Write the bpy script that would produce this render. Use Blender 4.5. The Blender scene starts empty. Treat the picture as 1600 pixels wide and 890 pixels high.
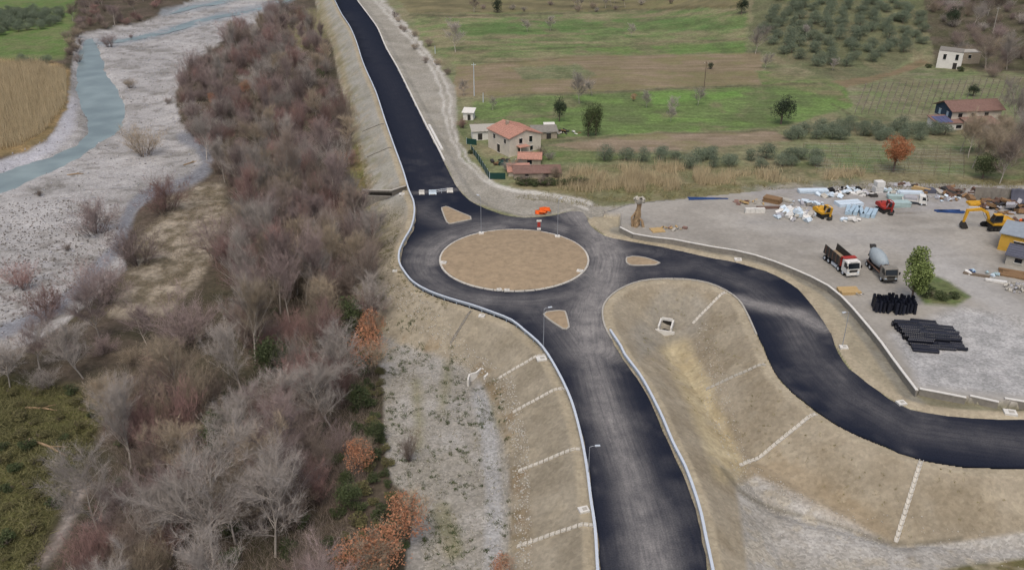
import bpy, math, random
import numpy as np
from mathutils import Vector
from mathutils.geometry import delaunay_2d_cdt
R = math.radians
random.seed(7); rng = np.random.default_rng(7)
scene = bpy.context.scene
col = scene.collection
# ------------------------------------------------------------------ camera, sky, sun, exposure
FPX, PITCH, CAMH = 1330.0, 26.2, 66.4
cam_d = bpy.data.cameras.new('camera'); cam = bpy.data.objects.new('camera', cam_d); col.objects.link(cam)
cam.location = (0, 0, CAMH); cam.rotation_euler = (R(90-PITCH), 0, 0)
cam_d.sensor_fit = 'HORIZONTAL'; cam_d.sensor_width = 36; cam_d.lens = 36*FPX/1600
cam_d.clip_start = 1; cam_d.clip_end = 20000
scene.camera = cam
SUN_EL, SUN_AZ = 62, 190      # azimuth the light comes from, clockwise from +Y
w = bpy.data.worlds.new('World'); scene.world = w; w.use_nodes = True
nt = w.node_tree; nt.nodes.clear()
sky = nt.nodes.new('ShaderNodeTexSky'); sky.sky_type = 'NISHITA'; sky.sun_disc = False
sky.sun_elevation = R(SUN_EL); sky.sun_rotation = R(SUN_AZ)
sky.air_density = 1.0; sky.dust_density = 6.0; sky.ozone_density = 1.0; sky.altitude = 50
bg = nt.nodes.new('ShaderNodeBackground'); bg.inputs[1].default_value = 0.15
wo = nt.nodes.new('ShaderNodeOutputWorld')
nt.links.new(sky.outputs[0], bg.inputs[0]); nt.links.new(bg.outputs[0], wo.inputs[0])
sun_d = bpy.data.lights.new('sun', 'SUN'); sun_d.energy = 1.2; sun_d.angle = R(35); sun_d.color = (1, .97, .92)
sun = bpy.data.objects.new('sun', sun_d); col.objects.link(sun)
az, el = R(SUN_AZ), R(SUN_EL)
sd = Vector((math.sin(az)*math.cos(el), math.cos(az)*math.cos(el), math.sin(el)))
sun.rotation_euler = (-sd).to_track_quat('-Z', 'Y').to_euler()
vs = scene.view_settings; vs.view_transform = 'Standard'; vs.look = 'None'; vs.gamma = 1; vs.exposure = -0.12
vs.use_curve_mapping = False
# ------------------------------------------------------------------ pixel <-> world
cp, sp = math.cos(R(PITCH)), math.sin(R(PITCH))
def P(px, py, z=0.0):
    a, b = (px-800)/FPX, (445-py)/FPX
    dx, dy, dz = a, cp+b*sp, -sp+b*cp
    t = (z-CAMH)/dz
    return (dx*t, dy*t, z)
def PA(pts, z=0.0): return np.array([P(x, y, z)[:2] for x, y in pts])
def proj(x, y, z):
    zz = z-CAMH
    d = y*cp - zz*sp; u = y*sp + zz*cp
    d = np.maximum(d, 1e-3)
    return 800+FPX*x/d, 445-FPX*u/d
def hashn(ix, iy, s):
    h = (ix.astype(np.int64)*374761393 + iy.astype(np.int64)*668265263 + s*974634777) & 0xffffffff
    h = ((h ^ (h >> 13))*1274126177) & 0xffffffff
    return ((h ^ (h >> 16)) & 0xffff)/65535.0
def vnoise(x, y, s=0):
    ix, iy = np.floor(x), np.floor(y); fx, fy = x-ix, y-iy
    fx = fx*fx*(3-2*fx); fy = fy*fy*(3-2*fy)
    a, b = hashn(ix, iy, s), hashn(ix+1, iy, s); c, d = hashn(ix, iy+1, s), hashn(ix+1, iy+1, s)
    return (a*(1-fx)+b*fx)*(1-fy)+(c*(1-fx)+d*fx)*fy
def fbm(x, y, s=0, o=4):
    t = 0; a = .5; n = 0
    for k in range(o):
        t = t+a*vnoise(x*2**k, y*2**k, s+k*17); n += a; a *= .55
    return t/n
def sstep(v, a, b):
    t = np.clip((v-a)/(b-a), 0, 1); return t*t*(3-2*t)
def inpoly(x, y, poly):
    r = np.zeros(x.shape, bool); n = len(poly)
    for i in range(n):
        x0, y0 = poly[i]; x1, y1 = poly[(i+1) % n]
        if y0 == y1: continue
        c = ((y0 > y) != (y1 > y)) & (x < (x1-x0)*(y-y0)/(y1-y0)+x0)
        r ^= c
    return r
def dline(x, y, pl, closed=False):
    best = np.full(x.shape, 1e18); n = len(pl)
    for i in range(n if closed else n-1):
        x0, y0 = pl[i]; x1, y1 = pl[(i+1) % n]
        ex, ey = x1-x0, y1-y0; L = ex*ex+ey*ey+1e-12
        t = np.clip(((x-x0)*ex+(y-y0)*ey)/L, 0, 1)
        best = np.minimum(best, (x-x0-t*ex)**2+(y-y0-t*ey)**2)
    return np.sqrt(best)
def smooth_line(pts, step=1.0, closed=False):
    pts = [Vector(p).to_3d() if len(p) == 3 else Vector((p[0], p[1], 0)) for p in pts]
    n = len(pts); out = []
    for i in range(n if closed else n-1):
        p1, p2 = pts[i], pts[(i+1) % n]
        p0 = pts[(i-1) % n] if (closed or i > 0) else p1*2-p2
        p3 = pts[(i+2) % n] if (closed or i+2 < n) else p2*2-p1
        m = max(1, int((p2-p1).length/step))
        for k in range(m):
            t = k/m
            out.append(.5*((2*p1)+(p2-p0)*t+(2*p0-5*p1+4*p2-p3)*t*t+(3*p1-p0-3*p2+p3)*t**3))
    if not closed: out.append(pts[-1])
    return out
def lin(c): return tuple(((v/255+.055)/1.055)**2.4 if v > 10 else v/255/12.92 for v in c)
# ------------------------------------------------------------------ materials
MATS = {}
def mat(name, rgb, rough=.8, var=.18, scale=1.5, bump=0, metal=0, objvar=0, spec=.3, detail=5, trans=0):
    m = bpy.data.materials.new(name); m.use_nodes = True; MATS[name] = m
    n = m.node_tree.nodes; l = m.node_tree.links; b = n['Principled BSDF']
    b.inputs['Roughness'].default_value = rough; b.inputs['Metallic'].default_value = metal
    b.inputs['Specular IOR Level'].default_value = spec
    tc = n.new('ShaderNodeTexCoord'); nz = n.new('ShaderNodeTexNoise')
    nz.inputs['Scale'].default_value = scale; nz.inputs['Detail'].default_value = detail; nz.inputs['Roughness'].default_value = .65
    l.new(tc.outputs['Object'], nz.inputs['Vector'])
    c = lin(rgb)
    mr = n.new('ShaderNodeMapRange'); mr.inputs[1].default_value = .25; mr.inputs[2].default_value = .75
    mr.inputs[3].default_value = 1-var; mr.inputs[4].default_value = 1+var
    l.new(nz.outputs[0], mr.inputs[0])
    fac = mr.outputs[0]
    if objvar:
        oi = n.new('ShaderNodeObjectInfo'); m2 = n.new('ShaderNodeMapRange')
        m2.inputs[3].default_value = 1-objvar; m2.inputs[4].default_value = 1+objvar
        l.new(oi.outputs['Random'], m2.inputs[0])
        mm = n.new('ShaderNodeMath'); mm.operation = 'MULTIPLY'; l.new(fac, mm.inputs[0]); l.new(m2.outputs[0], mm.inputs[1]); fac = mm.outputs[0]
    vm = n.new('ShaderNodeVectorMath'); vm.operation = 'SCALE'; vm.inputs[0].default_value = c
    l.new(fac, vm.inputs['Scale']); l.new(vm.outputs[0], b.inputs['Base Color'])
    if bump:
        bp = n.new('ShaderNodeBump'); bp.inputs['Strength'].default_value = min(1, bump); bp.inputs['Distance'].default_value = .05
        l.new(nz.outputs[0], bp.inputs['Height']); l.new(bp.outputs[0], b.inputs['Normal'])
    return m
def ground_mat(name, fine, famt, speck=0, bump=.5, rough=.95):
    m = bpy.data.materials.new(name); m.use_nodes = True; MATS[name] = m
    n = m.node_tree.nodes; l = m.node_tree.links; b = n['Principled BSDF']
    b.inputs['Roughness'].default_value = rough; b.inputs['Specular IOR Level'].default_value = .12
    at = n.new('ShaderNodeAttribute'); at.attribute_name = 'Col'
    tc = n.new('ShaderNodeTexCoord')
    prev = None
    for sc, am in ((fine, famt), (fine*.22, famt*.7), (.05, .12)):
        nz = n.new('ShaderNodeTexNoise'); nz.inputs['Scale'].default_value = sc; nz.inputs['Detail'].default_value = 6
        nz.inputs['Roughness'].default_value = .7; l.new(tc.outputs['Object'], nz.inputs['Vector'])
        mr = n.new('ShaderNodeMapRange'); mr.inputs[1].default_value = .3; mr.inputs[2].default_value = .7
        mr.inputs[3].default_value = 1-am; mr.inputs[4].default_value = 1+am; l.new(nz.outputs[0], mr.inputs[0])
        if prev is None: prev = mr.outputs[0]; first = nz
        else:
            mm = n.new('ShaderNodeMath'); mm.operation = 'MULTIPLY'; l.new(prev, mm.inputs[0]); l.new(mr.outputs[0], mm.inputs[1]); prev = mm.outputs[0]
    if speck:
        vo = n.new('ShaderNodeTexVoronoi'); vo.inputs['Scale'].default_value = fine*1.3; l.new(tc.outputs['Object'], vo.inputs['Vector'])
        sx = n.new('ShaderNodeSeparateColor'); l.new(vo.outputs['Color'], sx.inputs[0])
        mr = n.new('ShaderNodeMapRange'); mr.inputs[3].default_value = 1-speck; mr.inputs[4].default_value = 1+speck; l.new(sx.outputs[0], mr.inputs[0])
        mm = n.new('ShaderNodeMath'); mm.operation = 'MULTIPLY'; l.new(prev, mm.inputs[0]); l.new(mr.outputs[0], mm.inputs[1]); prev = mm.outputs[0]
    vm = n.new('ShaderNodeVectorMath'); vm.operation = 'SCALE'; l.new(at.outputs['Color'], vm.inputs[0])
    l.new(prev, vm.inputs['Scale']); l.new(vm.outputs[0], b.inputs['Base Color'])
    bp = n.new('ShaderNodeBump'); bp.inputs['Strength'].default_value = bump; bp.inputs['Distance'].default_value = .12
    l.new(first.outputs[0], bp.inputs['Height']); l.new(bp.outputs[0], b.inputs['Normal'])
    return m
# ------------------------------------------------------------------ mesh helpers
def tag(o, label=None, cat=None, group=None, kind=None):
    if label: o['label'] = label
    if cat: o['category'] = cat
    if group: o['group'] = group
    if kind: o['kind'] = kind
    return o
def np_mesh(name, V, F, m, smooth=False, attrs=None):
    """V (n,3); F (k,3) or (k,4)"""
    me = bpy.data.meshes.new(name); V = np.asarray(V, np.float32); F = np.asarray(F, np.int32)
    k, s = F.shape
    me.vertices.add(len(V)); me.vertices.foreach_set('co', V.ravel())
    me.loops.add(k*s); me.loops.foreach_set('vertex_index', F.ravel())
    me.polygons.add(k); me.polygons.foreach_set('loop_start', np.arange(0, k*s, s, dtype=np.int32))
    me.polygons.foreach_set('loop_total', np.full(k, s, np.int32))
    if smooth: me.polygons.foreach_set('use_smooth', np.ones(k, bool))
    me.update(calc_edges=True); me.validate()
    if attrs:
        for an, (ty, arr) in attrs.items():
            a = me.attributes.new(an, ty, 'POINT')
            a.data.foreach_set('color' if ty == 'FLOAT_COLOR' else 'value', np.asarray(arr, np.float32).ravel())
    if m: me.materials.append(MATS[m])
    return me
def obj(name, me, parent=None):
    o = bpy.data.objects.new(name, me); col.objects.link(o)
    if parent: o.parent = parent
    return o
def thing(name, label, cat, loc=(0, 0, 0), rz=0, group=None):
    o = bpy.data.objects.new(name, None); col.objects.link(o); o.location = loc; o.rotation_euler = (0, 0, rz)
    o.empty_display_size = .2
    return tag(o, label, cat, group)
class MB:
    def __init__(s): s.v = []; s.f = []
    def box(s, c, d, rz=0, ry=0):
        n = len(s.v); cz, sz = math.cos(rz), math.sin(rz); cy, sy = math.cos(ry), math.sin(ry)
        for i in (-.5, .5):
            for j in (-.5, .5):
                for k in (-.5, .5):
                    x, y, z = i*d[0], j*d[1], k*d[2]
                    x, z = x*cy+z*sy, -x*sy+z*cy
                    s.v.append((c[0]+x*cz-y*sz, c[1]+x*sz+y*cz, c[2]+z))
        for q in ((0, 1, 3, 2), (4, 6, 7, 5), (0, 4, 5, 1), (2, 3, 7, 6), (0, 2, 6, 4), (1, 5, 7, 3)): s.f.append(tuple(n+i for i in q))
        return s
    def prism(s, poly, a0, a1, axis='y'):
        """poly in the plane perpendicular to axis: axis y -> (x,z), axis z -> (x,y), axis x -> (y,z)"""
        n = len(s.v); k = len(poly)
        for a in (a0, a1):
            for (p, q) in poly:
                s.v.append((p, a, q) if axis == 'y' else (p, q, a) if axis == 'z' else (a, p, q))
        s.f.append(tuple(range(n, n+k))); s.f.append(tuple(range(n+2*k-1, n+k-1, -1)))
        for i in range(k): s.f.append((n+i, n+(i+1) % k, n+k+(i+1) % k, n+k+i))
        return s
    def cyl(s, p0, p1, r0, r1=None, n=10, caps=True):
        r1 = r0 if r1 is None else r1
        p0, p1 = Vector(p0), Vector(p1); d = (p1-p0).normalized()
        u = d.orthogonal().normalized(); v = d.cross(u); b = len(s.v)
        for p, r in ((p0, r0), (p1, r1)):
            for i in range(n):
                a = 2*math.pi*i/n; s.v.append(tuple(p+u*(r*math.cos(a))+v*(r*math.sin(a))))
        for i in range(n): s.f.append((b+i, b+(i+1) % n, b+n+(i+1) % n, b+n+i))
        if caps: s.f.append(tuple(range(b+n-1, b-1, -1))); s.f.append(tuple(range(b+n, b+2*n)))
        return s
    def tube(s, pts, rs, n=5):
        b = len(s.v); k = len(pts); pts = [Vector(p) for p in pts]
        for i, p in enumerate(pts):
            d = (pts[min(i+1, k-1)]-pts[max(i-1, 0)]).normalized(); u = d.orthogonal().normalized(); v = d.cross(u)
            for j in range(n):
                a = 2*math.pi*j/n; s.v.append(tuple(p+u*(rs[i]*math.cos(a))+v*(rs[i]*math.sin(a))))
        for i in range(k-1):
            for j in range(n): s.f.append((b+i*n+j, b+i*n+(j+1) % n, b+(i+1)*n+(j+1) % n, b+(i+1)*n+j))
        return s
    def sweep(s, line, prof, up=Vector((0, 0, 1)), closed=False):
        """sweep a closed profile [(side,up)] along a line of 3d points"""
        b = len(s.v); k = len(line); m = len(prof)
        for i, p in enumerate(line):
            if closed: d = line[(i+1) % k]-line[i-1]
            else: d = line[min(i+1, k-1)]-line[max(i-1, 0)]
            d = Vector((d.x, d.y, 0)).normalized(); side = Vector((d.y, -d.x, 0))
            for (a, c) in prof: s.v.append(tuple(p+side*a+up*c))
        for i in range(k if closed else k-1):
            j2 = (i+1) % k
            for j in range(m): s.f.append((b+i*m+j, b+i*m+(j+1) % m, b+j2*m+(j+1) % m, b+j2*m+j))
        if not closed: s.f.append(tuple(range(b, b+m))); s.f.append(tuple(range(b+k*m-1, b+(k-1)*m-1, -1)))
        return s
    def mesh(s, name, m, smooth=False):
        me = bpy.data.meshes.new(name); me.from_pydata(s.v, [], s.f); me.update()
        if smooth:
            for p in me.polygons: p.use_smooth = True
        if m: me.materials.append(MATS[m])
        return me
    def build(s, name, m, parent=None, smooth=False):
        return obj(name, s.mesh(name, m, smooth), parent)
# ------------------------------------------------------------------ palette
ground_mat('gravel', 2.6, .13, speck=.2, bump=.35)
ground_mat('packed', 1.3, .07, speck=.06, bump=.15)
ground_mat('soil', 1.8, .12, speck=.1, bump=.45)
ground_mat('turf', 1.2, .22, speck=.16, bump=.4)
ground_mat('litter', 1.4, .3, speck=.15, bump=.9)
mat('concrete', (166, 162, 152), .9, .15, 2.2, .3)
mat('concrete_pale', (205, 203, 196), .9, .1, 2.2, .2)
mat('concrete_mid', (188, 184, 174), .9, .15, 2.2, .2)
mat('concrete_old', (128, 124, 116), .95, .25, 1.5, .4)
mat('hollow_shade', (40, 38, 34), .95)  # near-black colour standing in for the shade inside culvert openings
mat('galv', (164, 178, 194), .45, .08, 3, metal=.2)
mat('galv_pale', (194, 202, 210), .5, .08, 3, metal=.1)
mat('lamp_grey', (150, 156, 164), .5, .08, 3, metal=.2)
mat('island_soil', (148, 131, 107), .95, .24, .9, .5)
mat('white_paint', (212, 211, 206), .55, .12, 2.5)
mat('yellow_paint', (198, 150, 46), .55, .25, 2.5)
mat('red_paint', (156, 54, 46), .6, .25, 2.5)
mat('orange_plastic', (226, 104, 40), .6, .12, 3)
mat('black_rubber', (26, 26, 28), .85, .2, 6)
mat('black_plastic', (27, 30, 41), .4, .2, 3, objvar=.35)
mat('glass_dark', (22, 28, 36), .15, .05, spec=.6)
mat('steel_dark', (62, 60, 58), .6, .2, 4, metal=.3)
mat('rust', (102, 80, 69), .85, .25, 3, .3)
mat('grey_drum', (152, 162, 166), .5, .12, 2)
mat('timber', (176, 150, 106), .85, .18, 5, .2)
mat('timber_brown', (128, 102, 74), .85, .22, 5, .2)
mat('blue_plastic', (44, 72, 122), .5, .1)
mat('pale_sheet', (196, 210, 220), .6, .1, 2)
mat('bluish_sheet', (162, 184, 198), .5, .12, 2)
mat('green_sheet', (160, 180, 178), .5, .12, 2)
mat('rubble_grey', (160, 160, 164), .9, .2, 3)
mat('metal_roof', (150, 158, 164), .5, .15, 1.2, metal=.2)
mat('slate_roof', (84, 86, 98), .75, .12, 1.5)
mat('roof_tile', (172, 130, 114), .9, .32, 2.5, .5)
mat('roof_tile_old', (124, 99, 90), .9, .25, 2.0, .5)
mat('wall_plaster', (198, 190, 176), .9, .14, .8)
mat('wall_stone', (158, 148, 132), .95, .25, 2.0, .4)
mat('wall_white', (214, 212, 206), .9, .1, .8)
mat('wall_blue', (58, 74, 90), .85, .15, 1)
mat('yellow_wall', (196, 156, 66), .8, .12, 1.5)
mat('green_mesh', (26, 62, 56), .7, .1)
mat('solar', (92, 96, 128), .25, .08, spec=.5)
mat('post_wood', (112, 100, 86), .9, .2, 4)
mat('log_wood', (150, 128, 100), .95, .25, 3, .4)
mat('stone', (176, 172, 162), .95, .2, 3, .3)
BARK = {'mauve': (142, 127, 123), 'red': (140, 113, 107), 'grey': (156, 149, 142), 'tan': (152, 139, 120), 'brown': (136, 123, 113)}
for k, c in BARK.items(): mat('twig_'+k, c, .9, .15, .4, objvar=.3)
mat('bark_pale', (176, 168, 158), .9, .2, 2)
mat('bark_dark', (104, 92, 84), .9, .2, 2)
mat('leaf_orange', (176, 126, 96), .85, .25, .8, objvar=.12)
mat('leaf_dark', (54, 66, 48), .7, .35, .8, objvar=.15)
mat('leaf_ivy', (72, 82, 52), .7, .35, .8, objvar=.2)
mat('leaf_olive', (106, 117, 97), .7, .25, .8, objvar=.14)
mat('leaf_fresh', (116, 130, 76), .7, .3, .8)
mat('leaf_moss', (106, 103, 70), .85, .35, .5)
mat('reed', (182, 167, 136), .9, .25, .25)
mat('grass_dry', (128, 122, 84), .9, .3, .5)
# ------------------------------------------------------------------ road outline (traced edges, laid on the road plane z = 0)
EDGE_W = [(497, -50), (511, -25), (523, 0), (535, 24), (548, 44), (558, 67), (569, 101), (584, 135), (591, 152), (603, 189), (617, 229), (632, 270), (641, 300),
          (649, 320), (650, 340), (645, 361), (634, 381), (627, 398), (627, 415), (634, 428), (648, 445), (672, 459), (705, 471), (739, 481), (773, 493),
          (802, 505), (822, 521), (843, 539), (859, 559), (879, 594), (895, 629), (906, 665), (916, 709), (922, 745), (928, 792), (934, 831), (938, 890), (942, 960), (944, 1060)]
EDGE_S = [(1135, 1060), (1118, 960), (1106, 890), (1097, 847), (1090, 811), (1080, 776), (1066, 737), (1046, 697), (1030, 658), (1011, 619), (995, 591), (972, 560),
          (966, 547), (955, 530), (945, 513), (940, 493), (943, 474), (960, 456), (988, 442), (1018, 436), (1052, 435), (1085, 437), (1116, 444), (1136, 454),
          (1156, 469), (1170, 493), (1182, 520), (1192, 542), (1203, 567), (1223, 599), (1254, 626), (1286, 650), (1325, 672), (1364, 689), (1404, 707),
          (1443, 719), (1502, 728), (1561, 731), (1600, 732), (1720, 733), (1900, 728)]
EDGE_E = [(1900, 652), (1720, 655), (1600, 655), (1541, 654), (1482, 650), (1443, 644), (1404, 632), (1372, 611), (1341, 587), (1317, 564), (1305, 540), (1300, 522), (1287, 503),
          (1271, 479), (1254, 459), (1237, 444), (1210, 429), (1170, 415), (1136, 407), (1102, 401), (1068, 393), (1035, 386), (1001, 380), (967, 374),
          (944, 368), (930, 359), (921, 350), (918, 341)]
EDGE_N = [(910, 331), (895, 329), (876, 334), (853, 338), (819, 340), (789, 336), (762, 327), (735, 314), (715, 294), (700, 266), (683, 232), (666, 199),
          (649, 165), (636, 138), (619, 104), (602, 74), (589, 44), (575, 24), (557, 0), (541, -25), (524, -50)]
W3 = smooth_line(PA(EDGE_W), 1.6); S3 = smooth_line(PA(EDGE_S), 1.6); E3 = smooth_line(PA(EDGE_E), 1.6); N3 = smooth_line(PA(EDGE_N), 1.6)
road_loop = [(p.x, p.y) for p in W3+S3+E3+N3]
_jx = fbm(np.array([p[0] for p in road_loop])/1.7, np.array([p[1] for p in road_loop])/1.7, 91)-.5; _jy = fbm(np.array([p[0] for p in road_loop])/1.7, np.array([p[1] for p in road_loop])/1.7, 92)-.5
road_loop = [(p[0]+.55*float(u), p[1]+.55*float(v)) for p, u, v in zip(road_loop, _jx, _jy)]      # ragged asphalt edge
_l = []
for p in road_loop:
    if not _l or math.hypot(p[0]-_l[-1][0], p[1]-_l[-1][1]) > .25: _l.append(p)
road_loop = _l
RL = np.array(road_loop)
# coarser copy for distance queries
RQ = [road_loop[i] for i in range(0, len(road_loop), 2)]
# island circle
n1, f1 = P(804, 456.2), P(804, 358.5)
ISL_R0 = (P(920, 405)[0]-P(686.8, 405)[0])/2
ISL_C = ((P(803.4, 405)[0]), (n1[1]+f1[1])/2); ISL_R = (ISL_R0+(f1[1]-n1[1])/2)/2
WALL_PX = [(969, 354.5), (987, 364), (1018, 369.6), (1051, 373), (1102, 383), (1136, 388), (1170, 395), (1203, 405), (1237, 418), (1271, 433), (1300, 449), (1325, 472), (1352, 503), (1379, 536), (1398, 563), (1433, 609)]
WALL2_PX = [(1437, 606), (1510, 620), (1561, 627), (1600, 630), (1720, 634), (1900, 632)]
wall_w = PA(WALL_PX, 1.0); wall2_w = PA(WALL2_PX, 1.0)
verge_poly = list(map(tuple, wall_w))+list(map(tuple, wall2_w))+list(map(tuple, PA([(1900, 660), (1600, 660), (1440, 650), (1340, 592), (1290, 515), (1210, 434), (1100, 405), (960, 378), (915, 345), (930, 338), (968, 341)])))
left_poly = list(map(tuple, PA([(530, 0)]+[(x+3, y) for x, y in EDGE_W[3:]])))+[(10, -50), (-3000, -50), (-3000, 9000), tuple(P(430, -190)[:2]), tuple(P(480, -100)[:2]), tuple(P(505, -50)[:2])]
mid_poly = list(map(tuple, PA([(x, y) for x, y in EDGE_S])))+[(400, 60), (400, 20), (20, 20)]
DITCH = PA([(1030, 520), (1062, 560), (1092, 620), (1125, 690), (1165, 765), (1215, 795), (1300, 815), (1400, 845), (1500, 838), (1640, 815)], -4.5)
DITCH_L = PA([(735, 590), (778, 625), (796, 690), (800, 780), (803, 900), (805, 1000)], -4.6)
NOTCH = list(map(tuple, np.array([P(562, 314, -4)[:2], P(566, 300, -4)[:2], P(610, 299, -2)[:2], P(633, 286, 0)[:2], P(637, 296, 0)[:2], P(612, 311, -2)[:2]])))
RIVER_PX = [(145, 61), (158, 84), (162, 108), (175, 131), (189, 152), (195, 175), (192, 199), (168, 216), (135, 239), (84, 266), (20, 296), (-60, 325),
            (-60, 288), (0, 270), (34, 259), (78, 246), (115, 229), (136, 212), (139, 189), (130, 172), (114, 142), (116, 111), (121, 84), (135, 62)]
BED_PX = [(-80, 270), (0, 252), (32, 240), (72, 222), (106, 170), (113, 100), (120, 56), (160, 46), (215, 38), (258, 22), (300, 0), (330, -60), (450, -60), (428, 0), (402, 35), (350, 62),
          (292, 105), (272, 150), (282, 190), (306, 222), (326, 252), (300, 275), (250, 292), (215, 330), (190, 372), (196, 420), (150, 462), (100, 505), (50, 535), (-80, 580)]
RIVER_W = PA(RIVER_PX, -6.3); BED_W = PA(BED_PX, -5.6)
BRAIDS_PX = [[(132, 66), (170, 66), (212, 61), (280, 44), (325, 30), (430, 6), (480, -20)], [(255, 20), (300, 12), (350, 2), (400, -20)]]
def height(x, y):
    x = np.asarray(x, float); y = np.asarray(y, float)
    d = dline(x, y, RQ, True); ins = inpoly(x, y, RQ); d = np.where(ins, 0, d)
    L = inpoly(x, y, left_poly); M = inpoly(x, y, mid_poly)
    # right-hand fields, rising to the olive hill
    Tr = -.9+1.5*sstep(d, 10, 34)
    Tr = Tr + .14*np.maximum(0, y-315)*sstep(x, 55, 150) + 6*sstep(x-.25*y, 95, 180)*sstep(y, 230, 420)
    Tr = Tr + (fbm(x/40, y/40, 3)-.5)*1.2*sstep(d, 14, 40)*sstep(y, 190, 230)
    V = inpoly(x, y, verge_poly)
    yard = inpoly(x, y, YARD_W)
    Tr = np.where(yard, 1.0+(fbm(x/9, y/9, 5)-.5)*.25, Tr); Tr = np.where(V, .12, Tr)
    # left valley
    dbed = dline(x, y, BED_W, True); bed = inpoly(x, y, BED_W)
    db = np.where(bed, dbed, -dbed)
    Tl = -4.7+(fbm(x/11, y/11, 9)-.5)*.9*sstep(d, 9, 16)-1.15*sstep(db, -2.5, 5)
    Tl = Tl+np.where(bed, (fbm(x/7, y/3.5, 21)-.5)*.7, 0)
    drv = dline(x, y, RIVER_W, True); inr = inpoly(x, y, RIVER_W)
    dr = np.where(inr, drv, -drv)
    Tl = Tl-.9*sstep(dr, -1.6, 1.6)
    dl = dline(x, y, DITCH_L); Tl = Tl-.5*np.exp(-(dl/1.0)**2)
    Tm = -4.4+(fbm(x/8, y/8, 13)-.5)*.5
    dd = dline(x, y, DITCH); Tm = Tm-.8*np.exp(-(dd/1.3)**2)
    T = np.where(L, Tl, np.where(M, Tm, Tr))
    sh = 1.7
    z = np.clip(T, -np.maximum(0, d-sh)*.56, np.maximum(0, d-.5)*.45)
    z = z + (fbm(x/2.2, y/2.2, 31, 3)-.5)*.22*sstep(d, 1.7, 5)
    z = np.where(inpoly(x, y, NOTCH), np.minimum(z, -4.6), z)
    z = z-.03*sstep(d, 1.2, 0)-np.where(ins, .22, 0)
    # far hills beyond the picture
    r = np.hypot(x, y); z = z + sstep(r, 900, 3500)*fbm(x/900, y/900, 77)*420
    return z
YARD_PX = WALL_PX+[(1437, 606), (1510, 620), (1561, 627), (1720, 632), (1900, 628), (1900, 300), (1600, 290), (1400, 284), (1200, 296), (1060, 310), (985, 318), (940, 332)]
YARD_W = list(map(tuple, PA(YARD_PX, 1.0)))
# ------------------------------------------------------------------ one terrain sheet, finer near the viewer, split by ground cover
ys = np.concatenate([[1900, 1500, 1250, 1100, 1000, 950], np.arange(915, -45, -1.75), [-50, -60, -75, -95, -120, -145, -165, -180, -190, -197, -202]])
xs = np.concatenate([[-4200, -2600, -1500, -900, -500, -260, -130, -75], np.arange(-45, 1646, 2.6), [1675, 1730, 1860, 2100, 2500, 3100, 4200, 5800]])
GX, GY = np.meshgrid(xs, ys)
a, b_ = (GX-800)/FPX, (445-GY)/FPX
t_ = (-2-CAMH)/(-sp+b_*cp)
TX, TY = a*t_, (cp+b_*sp)*t_
TZ = height(TX.ravel(), TY.ravel()).reshape(TX.shape)
QX, QY = proj(TX, TY, TZ)
wob = 5.0
WX = QX+(fbm(TX/5, TY/5, 41)-.5)*2*wob; WY = QY+(fbm(TX/5, TY/5, 43)-.5)*2*wob*.6
shape = TX.shape
D_road = dline(TX.ravel(), TY.ravel(), RQ, True).reshape(shape)
INR = inpoly(TX, TY, RQ); D_road = np.where(INR, 0, D_road)
LEFT = inpoly(TX, TY, left_poly); MID = inpoly(TX, TY, mid_poly); VERGE = inpoly(TX, TY, verge_poly)
COL = np.zeros(shape+(3,)); ZON = np.zeros(shape, np.int32)
ZN = []            # zone -> (name, material)
def zone(name, m):
    for i, z in enumerate(ZN):
        if z == (name, m): return i
    ZN.append((name, m)); return len(ZN)-1
def paint(cov, zid, c1, c2, sc=6, s=0, contrast=1.6, aniso=1.0):
    n = fbm(TX/sc, TY/(sc*aniso), s+101, 5); n = np.clip((n-.5)*contrast*1.6+.5, 0, 1)[..., None]
    c = np.array(lin(c1))*(1-n)+np.array(lin(c2))*n
    k = np.clip(cov, 0, 1)[..., None]
    COL[:] = COL*(1-k)+c*k
    if zid is not None: ZON[cov > .5] = zid
def pcov(poly, soft=2.0, wobble=True, mask=None):
    poly = [(float(x), float(y)) for x, y in poly]
    X, Y = (WX, WY) if wobble else (QX, QY)
    x0 = min(p[0] for p in poly)-20; x1 = max(p[0] for p in poly)+20; y0 = min(p[1] for p in poly)-20; y1 = max(p[1] for p in poly)+20
    m = (X > x0) & (X < x1) & (Y > y0) & (Y < y1)
    out = np.zeros(shape); xx, yy = X[m], Y[m]
    d = dline(xx, yy, poly, True); i = inpoly(xx, yy, poly)
    out[m] = np.clip(.5+np.where(i, d, -d)/(2*soft), 0, 1)
    return out*mask if mask is not None else out
def lcov(pl, wpx, soft=2.0, wobble=True):
    X, Y = (WX, WY) if wobble else (QX, QY)
    x0 = min(p[0] for p in pl)-wpx-20; x1 = max(p[0] for p in pl)+wpx+20; y0 = min(p[1] for p in pl)-wpx-20; y1 = max(p[1] for p in pl)+wpx+20
    m = (X > x0) & (X < x1) & (Y > y0) & (Y < y1); out = np.zeros(shape)
    pl = [(p.x, p.y) for p in smooth_line(pl, 8)]
    out[m] = np.clip((wpx/2+soft-dline(X[m], Y[m], pl))/(2*soft), 0, 1)
    return out
z_mead = zone('meadow', 'turf'); z_wood = zone('woodland_floor', 'litter')
paint(np.ones(shape), z_mead, (110, 118, 76), (130, 122, 90), 9, 1)
paint(LEFT*1., z_wood, (92, 82, 72), (70, 66, 52), 7, 2)
RM = ~LEFT & ~MID
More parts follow.
